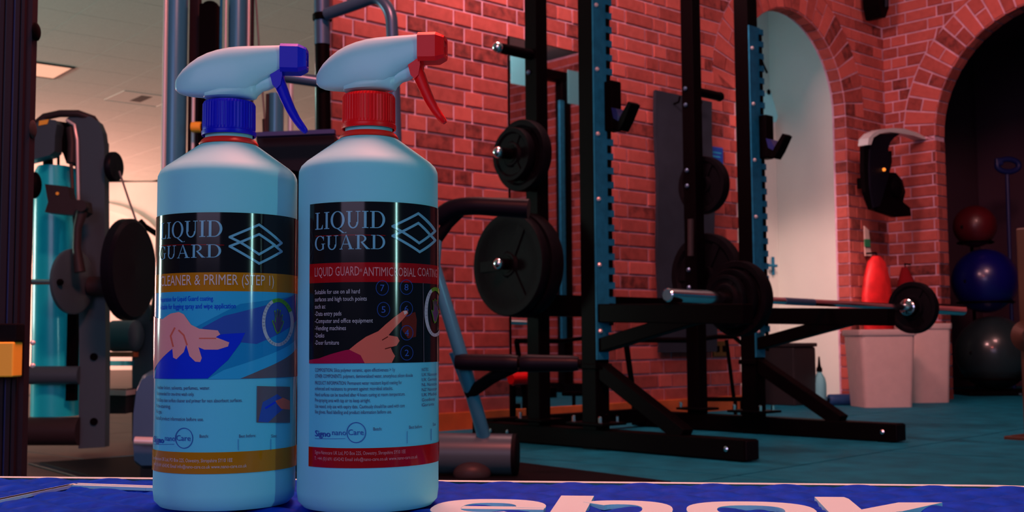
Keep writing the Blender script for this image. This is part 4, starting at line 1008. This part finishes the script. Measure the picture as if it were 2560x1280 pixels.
class Label:
    def __init__(s, cx): s.c = cx; s.b = B(); s.mats = []
    def mi(s, k):
        if k not in s.mats: s.mats.append(k)
        return s.mats.index(k)
    def L(s, x, y):
        """pixel -> (arc length, height) on the bottle's wall"""
        d = ray(x, y); o = CAM - s.c; a = d.x ** 2 + d.y ** 2; bq = o.x * d.x + o.y * d.y; cq = o.x ** 2 + o.y ** 2 - RB * RB; disc_ = bq * bq - a * cq
        t_ = (-bq - math.sqrt(max(disc_, 0))) / a; p = o + d * t_
        return (RB * math.atan2(p.x, -p.y), p.z)
    def tri(s, T_, mk, lv):
        s.b.cm = s.mi(mk); p, q, w_ = T_
        if (q[0] - p[0]) * (w_[1] - p[1]) - (q[1] - p[1]) * (w_[0] - p[0]) < 0: T_ = (p, w_, q)
        st = [T_]; r = RB + .0003 * lv
        while st:
            t_ = st.pop(); xs = [p[0] for p in t_]
            if max(xs) - min(xs) > .0034:
                e = max(((abs(t_[i][0] - t_[(i + 1) % 3][0]), i) for i in range(3)))[1]; p, q, w_ = t_[e], t_[(e + 1) % 3], t_[(e + 2) % 3]; m_ = ((p[0] + q[0]) / 2, (p[1] + q[1]) / 2)
                st += [(p, m_, w_), (m_, q, w_)]; continue
            s.b.add([s.c + Vector((r * math.sin(p[0] / RB), -r * math.cos(p[0] / RB), p[1])) for p in t_], [(0, 1, 2)])
    def poly(s, pts, mk, lv, px=True, clip=None):
        P_ = [s.L(*p) for p in pts] if px else pts
        if clip: P_ = [(min(max(p[0], clip[0]), clip[1]), min(max(p[1], clip[2]), clip[3])) for p in P_]
        for t_ in tessellate_polygon([[Vector((p[0], p[1], 0)) for p in P_]]): s.tri([P_[i] for i in t_], mk, lv)
    def rect(s, s0, s1, z0, z1, mk, lv): s.poly([(s0, z0), (s1, z0), (s1, z1), (s0, z1)], mk, lv, px=False)
    def text(s, txt, x0, y0, x1, y1, mk, lv, h=None):
        """text fitted between pixel (x0,y0) = left bottom and (x1,y1) = right top"""
        T_ = text_tris(txt); xs = [p[0] for t_ in T_ for p in t_]; ys = [p[1] for t_ in T_ for p in t_]; w_ = max(xs); hh = max(ys); mn_ = min(xs)
        a, b2 = s.L(x0, y0), s.L(x1, y1); sw = (b2[0] - a[0]) / (w_ - mn_); sh = (s.L((x0 + x1) / 2, y1)[1] - s.L((x0 + x1) / 2, y0)[1]) / hh
        for t_ in T_: s.tri([(a[0] + (p[0] - mn_) * sw, a[1] + p[1] * sh) for p in t_], mk, lv)
    def serif(s, txt, x0, y0, x1, y1, mk, lv):
        gl = [glyph(c) for c in txt]; tot = sum(g[1] for g in gl) + .10 * (len(gl) - 1); a, b2 = s.L(x0, y0), s.L(x1, y0); zt = s.L(x0, y1)[1]; sw = (b2[0] - a[0]) / tot; sh = zt - a[1]; x = 0
        for P_, w_ in gl:
            for p in P_: s.poly([(a[0] + (x + q[0]) * sw, a[1] + q[1] * sh) for q in p], mk, lv, px=False)
            x += w_ + .10
    def ring(s, x, y, rx, ry, wd, mk, lv, a0=0, a1=2 * PI, n=30):
        for k in range(n):
            u, v = a0 + (a1 - a0) * k / n, a0 + (a1 - a0) * (k + 1) / n
            s.poly([(x + rx * math.cos(u), y - ry * math.sin(u)), (x + rx * math.cos(v), y - ry * math.sin(v)), (x + (rx - wd) * math.cos(v), y - (ry - wd) * math.sin(v)), (x + (rx - wd) * math.cos(u), y - (ry - wd) * math.sin(u))], mk, lv)
    def line(s, pts, wd, mk, lv):
        for p, q in zip(pts, pts[1:]):
            d = Vector((q[0] - p[0], q[1] - p[1])); 
            if d.length == 0: continue
            n_ = Vector((-d.y, d.x)).normalized() * wd / 2; d = d.normalized() * wd * .3
            s.poly([(p[0] - d.x + n_.x, p[1] - d.y + n_.y), (q[0] + d.x + n_.x, q[1] + d.y + n_.y), (q[0] + d.x - n_.x, q[1] + d.y - n_.y), (p[0] - d.x - n_.x, p[1] - d.y - n_.y)], mk, lv)
    def build(s, par):
        o = s.b.build('label', [M[k] for k in s.mats], par, recalc=False); me = o.data; me.shade_smooth()
        me.normals_split_custom_set_from_vertices([Vector((v.co.x, v.co.y, 0)).normalized() for v in me.vertices])
        return o

def bottle(pxc, yaw, colour, label, hx, DBt=.746, sc=1.0):
    """hx: pixel x of the neck axis"""
    q = Yp(pxc, 855, DBt); c = Vector((q.x, DBt, DZ + .0012))
    t = thing('spray_bottle', label, 'spray bottle', c, 'spray bottles on the step deck')
    S_ = lambda P_: [(r, h * sc) for r, h in P_]
    prof = [(.0, .0022), (.030, .0022), (.036, .0), (.040, .0006), (.0432, .004), (.044, .010), (.044, .2045), (.0438, .2075), (.0425, .2105), (.0395, .2135), (.0200, .2278), (.0180, .2290), (.0155, .2300), (.0150, .2335), (.0150, .2385)]
    B().lathe(S_(prof), c, Zd, 96).build('bottle_body', M['bottle'], t, True)
    B().lathe(S_([(.0150, .2290), (.0186, .2290), (.0189, .2300), (.0172, .2322), (.0162, .2330), (.0150, .2332)]), c, Zd, 64).build('seal_ring', M['redring'], t, True)
    cm_ = M['blue'] if colour == 'blue' else M['red']
    # ribbed cap
    n = 192; cp = B(); zs = [(.0163, .2352), (.0172, .2352), (.0174, .2362), (.0174, .2378), (.0167, .2384), (.0166, .2400), (.0165, .2555), (.0160, .2572), (.0120, .2582), (.0, .2584)]; vs = []; fs = []
    for i, (r, h) in enumerate(S_(zs)):
        for k in range(n): rr = r + (.00035 if (k // 2) % 2 and 5 <= i <= 6 else 0) * 1; vs.append(c + Vector((rr * math.cos(2 * PI * k / n), rr * math.sin(2 * PI * k / n), h)))
    for i in range(len(zs) - 1):
        for k in range(n): k2 = (k + 1) % n; fs.append((i * n + k, i * n + k2, (i + 1) * n + k2, (i + 1) * n + k))
    cp.add(vs, fs); cp.build('screw_cap', cm_, t, False)
    # spray head in its own frame: X forward, origin on the axis, z above deck
    hxv = Vector((math.cos(yaw), math.sin(yaw), 0)); hyv = Vector((-math.sin(yaw), math.cos(yaw), 0))
    def H(x, y, z): return c + hxv * x + hyv * y + Zd * z
    K = .0002572 * 1.0; 
    def z_(py): return (Yp(573, py, .746).z - .3012) * sc          # blue bottle pixel rows -> height
    st = [(-136, 207, 219, 3), (-134, 200, 226, 9), (-127, 189, 233, 16), (-115, 174, 238, 23), (-98, 159, 241, 29), (-78, 145, 243, 33), (-55, 134, 245, 36), (-30, 126, 246, 38), (0, 120, 246, 39), (25, 117.5, 246, 38), (45, 116.5, 240, 36), (62, 116, 225, 34), (80, 115.5, 210, 32), (100, 115, 199, 30), (118, 114.5, 189, 28), (132, 114, 180, 27)]
    rings = []; n = 28
    for x, t0, b0, hw in st:
        zt, zb2 = z_(t0), z_(b0); zm = zb2 + (zt - zb2) * .42; rg = []
        for k in range(n):
            a = 2 * PI * k / n; ca, sa_ = math.cos(a), math.sin(a)
            e = .80 if sa_ > 0 else .42
            yy = hw * K * math.copysign(abs(ca) ** .75, ca); zz = zm + (zt - zm if sa_ > 0 else zm - zb2) * math.copysign(abs(sa_) ** e, sa_)
            rg.append(H(x * K, yy, zz))
        rings.append(rg)
    B().loft(rings).build('spray_head', M['head'], t, True)
    # inner pump body below the shell
    rings = []
    for x, t0, b0, hw in ((-62, 236, 247, 14), (-56, 232, 248, 30), (-20, 225, 249, 40), (30, 215, 249, 36), (58, 205, 249, 28), (66, 200, 247, 22), (70, 198, 240, 18), (84, 192, 228, 17), (100, 188, 224, 17), (116, 184, 216, 16), (122, 184, 200, 15)):
        zt, zb2 = z_(t0), z_(b0); rg = []
        for k in range(16):
            a = 2 * PI * k / 16; rg.append(H(x * K, hw * K * math.copysign(abs(math.cos(a)) ** .6, math.cos(a)), (zt + zb2) / 2 + (zt - zb2) / 2 * math.copysign(abs(math.sin(a)) ** .6, math.sin(a))))
        rings.append(rg)
    B().loft(rings).build('pump_body', M['head'], t, True)
    # nozzle: octagonal block with recessed front
    def oct_(x, ht, zc, hw, ch):
        P_ = [(hw - ch, ht), (hw, ht - ch), (hw, -ht + ch), (hw - ch, -ht), (-hw + ch, -ht), (-hw, -ht + ch), (-hw, ht - ch), (-hw + ch, ht)]
        return [H(x * K, a * K, z_(zc) + b_ * K) for a, b_ in P_]
    nz = B().loft([oct_(130, 34, 148, 30, 9), oct_(131, 36, 149, 33, 9), oct_(176, 36, 150, 33, 9), oct_(190, 30, 150, 27, 7), oct_(196, 27, 150, 24, 6), oct_(196, 17, 150, 15, 3), oct_(184, 15, 150, 13, 3)]).build('nozzle', cm_, t)
    B().lathe([(.0042, 0), (.0042, .0025), (.0012, .0028), (.0010, .001)], H(184 * K, 0, z_(150)), hxv, 20).build('nozzle_tip', cm_, nz, True)
    # trigger
    tr = [(119, 178, 13, 19), (120, 190, 15, 21), (122, 200, 16, 21), (130, 216, 15, 19), (142, 246, 13.5, 17), (156, 276, 12, 15), (170, 300, 10.5, 14), (182, 316, 9.5, 13), (191, 327, 8, 12), (194, 331, 5, 8)]
    rings = []
    for i, (x, y, a_, w2) in enumerate(tr):
        x2, y2 = tr[min(i + 1, len(tr) - 1)][:2]; x1, y1 = tr[max(i - 1, 0)][:2]; d = Vector((x2 - x1, y2 - y1)).normalized(); nn = Vector((-d.y, d.x)); rg = []
        for k in range(16):
            a = 2 * PI * k / 16; o_ = math.copysign(abs(math.cos(a)) ** .7, math.cos(a)) * a_; s_ = math.copysign(abs(math.sin(a)) ** .7, math.sin(a)) * w2
            rg.append(H((x + nn.x * o_) * K, s_ * K, z_(y + nn.y * o_)))
        rings.append(rg)
    tg_ = B().loft(rings).build('trigger', cm_, t, True)
    B().prism([H(x * K, -.0058, z_(y)) for x, y in ((104, 186), (114, 178), (134, 172), (136, 192), (132, 216), (122, 226), (112, 216))], hyv * .0116).build('trigger_root', cm_, tg_)
    return t, c

# ---------------- blue capped bottle
tb_, cb1 = bottle(566.5, math.radians(2), 'blue', 'left white spray bottle with blue nozzle, blue ribbed cap and gold banded label', 573)
lb = Label(cb1)
def band(lb, y_top, y_bot, xm, mk, lv, s0, s1): lb.rect(s0, s1, lb.L(xm, y_bot)[1], lb.L(xm, y_top)[1], mk, lv)
s0, s1 = -.0655, .080
band(lb, 531, 1184, 566, 'p_white', 1, s0, s1)
band(lb, 531, 683, 566, 'p_black', 2, s0, s1)
band(lb, 681, 728, 566, 'p_gold', 2.2, s0, s1)
band(lb, 728, 948, 566, 'p_sky', 2, s0, s1)
band(lb, 1130, 1184, 566, 'p_gold', 2, s0, s1)
lb.serif('LIQUID', 406, 599, 556, 559, 'p_text', 3); lb.serif('GUARD', 402, 650, 553, 618, 'p_text', 3)
lb.line([(403, 615), (560, 613)], 1.4, 'p_maroon', 3)
def logo(lb, L_, R_, T_, cx_, mid):
    pass
for pts in ([(573, 592), (646, 563), (702, 608), (646, 646 - 9), (598, 605)],):
    pass
lb.line([(574, 593), (646, 562), (701, 608), (690, 616)], 6, 'p_text', 3)
lb.line([(574, 593), (600, 606), (646, 636), (684, 613), (646, 586), (602, 605), (574, 616), (646, 659), (701, 629), (684, 614)], 6, 'p_text', 3.2)
lb.text('CLEANER & PRIMER (STEP 1)', 406, 716, 682, 690, 'p_goldt', 3.4)
# photo panel: arm rest, cloth and hand
zp0, zp1 = lb.L(566, 947)[1], lb.L(566, 729)[1]; CL = (s0, s1, zp0, zp1)
lb.poly([(388, 948), (470, 830), (600, 760), (740, 700), (760, 948)], 'p_surf', 2.4, clip=CL)
lb.poly([(506, 820), (560, 790), (735, 735), (738, 800), (640, 860), (540, 850)], 'p_blue_dk', 2.6, clip=CL)
lb.poly([(520, 948), (560, 925), (735, 850), (738, 885), (640, 948)], 'p_sky', 2.8, clip=CL)
lb.poly([(600, 948), (650, 925), (738, 870), (740, 948)], 'p_brown', 3, clip=CL)
lb.poly([(392, 946), (396, 900), (430, 870), (500, 845), (560, 835), (612, 832), (600, 858), (570, 900), (520, 946)], 'p_cloth', 3.0, clip=CL)
lb.poly([(388, 790), (410, 798), (430, 784), (450, 780), (462, 786), (480, 812), (500, 822), (545, 826), (551, 836), (540, 843), (573, 856), (570, 866), (545, 874), (512, 874), (498, 868), (506, 895), (502, 905), (490, 904), (476, 890), (468, 862), (462, 880), (444, 898), (436, 894), (434, 872), (412, 892), (388, 930)], 'p_skin', 3.4, clip=CL)
lb.line([(436, 866), (430, 840), (440, 820)], 4, 'p_skin_d', 3.6); lb.line([(470, 862), (462, 838), (450, 826)], 4, 'p_skin_d', 3.6); lb.line([(500, 846), (540, 846)], 3, 'p_skin_d', 3.6)
lb.text('Preparation for Liquid Guard coating.', 403, 755, 535, 743, 'p_cloth', 3); lb.text('Suitable for fogging spray and wipe application', 403, 774, 589, 761, 'p_cloth', 3)
# badge
def badge(lb, x, y, rx, ry, sc=1):
    lb.ring(x, y, rx, ry, 8 * sc, 'p_pale', 3.2); lb.ring(x, y, rx, ry, 9 * sc, 'p_green', 3.5, PI * .16, PI * .62, 14)
    for k, chx in enumerate('INFECTION'):
        a = PI * (1.10 - .05 * k) - .05 - 0; 
    # letters round the ring
    for word, a0, a1, mk in (('INFECTION', PI * 1.12, PI * .68, 'p_dark'), ('AVOIDING', PI * .60, PI * .20, 'p_dark'), ('CROSS CONTAM', PI * 1.24, PI * 1.86, 'p_dark')):
        n = len(word)
        for k, chx in enumerate(word):
            if chx == ' ': continue
            a = a0 + (a1 - a0) * (k + .5) / n; gx, gy = x + (rx - 4 * sc) * math.cos(a), y - (ry - 4 * sc) * math.sin(a); T_ = text_tris(chx); flip = a1 > a0
            rot = (a - PI / 2) if not flip else (a + PI / 2); ca, sa_ = math.cos(rot), math.sin(rot); h = 7.5 * sc; xsz = [p[0] for t_ in T_ for p in t_]; mxx = (max(xsz) + min(xsz)) / 2
            for t_ in T_:
                o_ = []
                for p in t_:
                    px_, py_ = (p[0] - mxx) * h * rx / ry, (p[1] - .35) * h; o_.append(lb.L(gx + px_ * ca - py_ * sa_, gy - (px_ * sa_ + py_ * ca)))
                lb.tri(o_, mk, 3.8)
    f_ = rx / ry
    for d_, mk, lv in ((3 * sc, 'p_green', 3.5), (0, 'p_dark', 3.8)):
        P_ = [(-9, 14), (-13, 4), (-20, -6), (-17, -9), (-9, -3), (-9, -14), (-13, -30), (-9, -31), (-5, -14), (-3, -34), (1, -34), (1, -14), (6, -32), (10, -31), (7, -12), (14, -22), (17, -20), (11, -4), (16, -8), (20, -5), (12, 8), (6, 18), (-3, 22)]
        Q_ = []
        for px_, py_ in P_:
            l_ = math.hypot(px_, py_); Q_.append((x + (px_ + px_ / l_ * d_) * f_ * sc, y + (py_ + 4 + py_ / l_ * d_) * sc))
        lb.poly(Q_, mk, lv)
badge(lb, 692, 806, 39, 60)
for k, (txt, x1) in enumerate((('Another lotion, solvents, perfumes, water.', 526), ('Recommended for one-time wash only.', 487), ('Multi-Step clean surface cleaner and primer for non absorbent surfaces.', 605), ('Non-staining.', 429), ('No gas.', 408), ('Read all product information before use.', 510))):
    yy = 972 + [0, 15, 31, 46, 60, 76][k]; lb.text(txt, 396 - k * .6, yy, x1, yy - 9, 'p_dark', 3)
lb.poly([(641, 965), (722, 967), (722, 1057), (640, 1056)], 'p_brown', 3); lb.poly([(644, 1054), (655, 1005), (690, 985), (718, 1010), (690, 1035), (668, 1056)], 'p_blue_dk', 3.2)
lb.poly([(686, 1002), (704, 994), (721, 1002), (721, 1024), (700, 1022), (690, 1010)], 'p_skin_d', 3.4); lb.line([(662, 1020), (684, 1006)], 5, 'p_cloth', 3.4)
def foot(lb, y0, a0, a1, b0_, b1_, c0_, c1_, cx_, rx):
    for dx in (0, .8): lb.text('Signo', a0 + dx, y0 + 3, a1 + dx, y0 - 12, 'p_blue_dk', 3)
    lb.text('nano', b0_, y0, b1_, y0 - 9, 'p_logo', 3); lb.text('Care', c0_, y0, c1_, y0 - 14, 'p_logo', 3)
    lb.ring(cx_, y0 - 6, rx, 26, 1.8, 'p_logo', 3); lb.line([(a0, y0 + 9), (b1_ - 2, y0 + 9)], .8, 'p_logo', 3)
foot(lb, 1101, 388, 412, 415, 440, 443, 478, 462, 22)
for x_, tx, x1_ in ((500, 'Batch:', 522), (597, 'Best before:', 638), (676, 'Size:', 690)): lb.text(tx, x_, 1094, x1_, 1086, 'p_dark', 3)
lb.line([(595, 1098), (595, 1125)], 1, 'p_logo', 3); lb.line([(675, 1098), (675, 1125)], 1, 'p_logo', 3)
lb.text('Signo-Nanocare UK Ltd, PO Box 225, Oswestry, Shropshire SY10 1EE', 386, 1147, 581, 1138, 'p_goldt', 3); lb.text('T: +44 (0)1691 654242 Email info@nano-care.co.uk www.nano-care.co.uk', 386, 1162, 616, 1153, 'p_goldt', 3)
lb.build(tb_)

# ---------------- red capped bottle
tr_, cb2_ = bottle(921, math.radians(-9), 'red', 'right white spray bottle with red nozzle, red ribbed cap and black and maroon label', 928, .735, 1.007)
tr_.name = 'spray_bottle'
lb = Label(cb2_)
s0 = lb.L(776, 700)[0]; s1 = .085
band(lb, 504, 1170, 921, 'p_white', 1, s0, s1)
band(lb, 504, 658, 921, 'p_black', 2, s0, s1)
band(lb, 656, 705, 921, 'p_maroon', 2.2, s0, s1)
band(lb, 704, 908, 921, 'p_black', 2, s0, s1)
band(lb, 1120, 1170, 921, 'p_maroon', 2, s0, s1)
lb.serif('LIQUID', 791, 575, 962, 533, 'p_text', 3); lb.serif('GUARD', 790, 627, 962, 592, 'p_text', 3)
lb.line([(792, 591), (962, 589)], 1.4, 'p_maroon', 3)
lb.line([(980, 566), (1043, 534), (1084, 578), (1072, 589)], 6, 'p_text', 3)
lb.line([(980, 566), (1004, 580), (1045, 608), (1072, 588), (1043, 558), (1008, 577), (980, 590), (1046, 630), (1084, 601), (1072, 588)], 6, 'p_text', 3.2)
lb.text('LIQUID GUARD', 790, 692, 899, 669, 'p_red_t', 3.4); lb.text('®', 900, 680, 906, 672, 'p_red_t', 3.4); lb.text('ANTIMICROBIAL', 908, 690, 1036, 668, 'p_red_t', 3.4); lb.text('COATING (STEP 2)', 1041, 689, 1101, 669, 'p_red_t', 3.4) if False else lb.text('COATING (', 1041, 690, 1091.5, 669, 'p_red_t', 3.4)
for k, (txt, x1) in enumerate((('Suitable for use on all hard', 900), ('surfaces and high touch points', 917), ('such as:', 816), ('-Data entry pads', 855), ('-Computer and office equipment', 932), ('-Vending machines', 866), ('-Desks', 813), ('-Door furniture', 849))):
    yy = 736 + 18 * k; lb.text(txt, 790, yy, x1, yy - 11, 'p_pale', 3)
for x_, y_, ch_ in ((955, 720, '7'), (1014, 718, '8'), (958, 774, '5'), (1014, 772, '6'), (1015, 832, '4'), (1015, 882, '2')):
    lb.ring(x_, y_, 16, 19, 1.6, 'p_key', 3, n=24); lb.text(ch_, x_ - 5, y_ + 8, x_ + 5, y_ - 8, 'p_logo', 3.1)
lb.poly([(1002, 792), (1036, 780), (1040, 800), (1038, 842), (1018, 846), (1004, 826)], 'p_glow', 2.5)
lb.poly([(776, 900), (800, 896), (830, 885), (862, 876), (885, 872), (905, 884), (912, 907.5), (776, 908.5)], 'p_sleeve', 3.3)
lb.poly([(874, 874), (893, 858), (915, 842), (945, 828), (962, 812), (985, 792), (1006, 777), (1016, 776), (1018, 783), (1004, 800), (985, 820), (970, 838), (992, 842), (997, 852), (990, 864), (975, 868), (980, 880), (986, 890), (978, 907), (912, 908), (902, 888)], 'p_skin_d', 3.6)
lb.poly([(1006, 778), (1014, 776.5), (1016, 782), (1009, 787)], 'p_goldt', 3.8)
lb.line([(968, 842), (955, 850)], 2.5, 'p_glow', 3.8); lb.line([(976, 868), (962, 872)], 2.5, 'p_glow', 3.8)
lb.line([(1055, 708), (1057, 905)], 1.5, 'p_brown', 3)
badge(lb, 1084, 780, 26, 62, 1)
rows = [(927, 'COMPOSITION: Silica polymer ceramic, upon effectiveness > 1y', 986), (942, 'OTHER COMPONENTS: polymers, demineralised water, amorphous silicon dioxide', 1030), (959, 'PRODUCT INFORMATION: Permanent water resistant liquid coating for', 1003), (973, 'enhanced and resistance to prevent against microbial attacks.', 981), (988, 'Hand surfaces can be touched after 4 hours curing at room temperature.', 1011), (1002, 'Pre-spraying area with tap air to keep airtight.', 926), (1017, 'Use waxed, only use with expiry date. Cautiously should be used with care', 1010), (1031, 'like gloves. Read labelling and product information before use.', 978)]
for yy, txt, x1 in rows: lb.text(txt, 790, yy + 2, x1, yy - 7, 'p_dark', 3)
for k in range(8): lb.text(('NOTES', 'UK Nanocare', 'UK Germany', 'NL Nanocare', 'NZ Nanocare', 'UK Medical', 'Goedkoop', 'Garante')[k], 1052, 928 + 12.6 * k, (1068, 1089, 1089, 1089, 1089, 1088, 1084, 1082)[k], 920 + 12.6 * k, 'p_dark', 3)
foot(lb, 1087, 790, 827, 832, 866, 871, 909, 891, 24)
for x_, tx, x1_, y_ in ((933, 'Batch:', 954, 1076), (1021, 'Best before:', 1053, 1072), (1079, 'Size', 1086, 1065)): lb.text(tx, x_, y_, x1_, y_ - 8, 'p_dark', 3)
lb.line([(1016, 1078), (1016, 1108)], 1, 'p_logo', 3); lb.line([(1075, 1072), (1075, 1100)], 1, 'p_logo', 3)
lb.text('Signo-Nanocare UK Ltd, PO Box 225, Oswestry, Shropshire SY10 1EE', 790, 1134, 1012, 1125, 'p_red_t', 3); lb.text('T: +44 (0)1691 654242 Email info@nano-care.co.uk www.nano-care.co.uk', 789, 1149, 1041, 1140, 'p_red_t', 3)
lb.build(tr_)
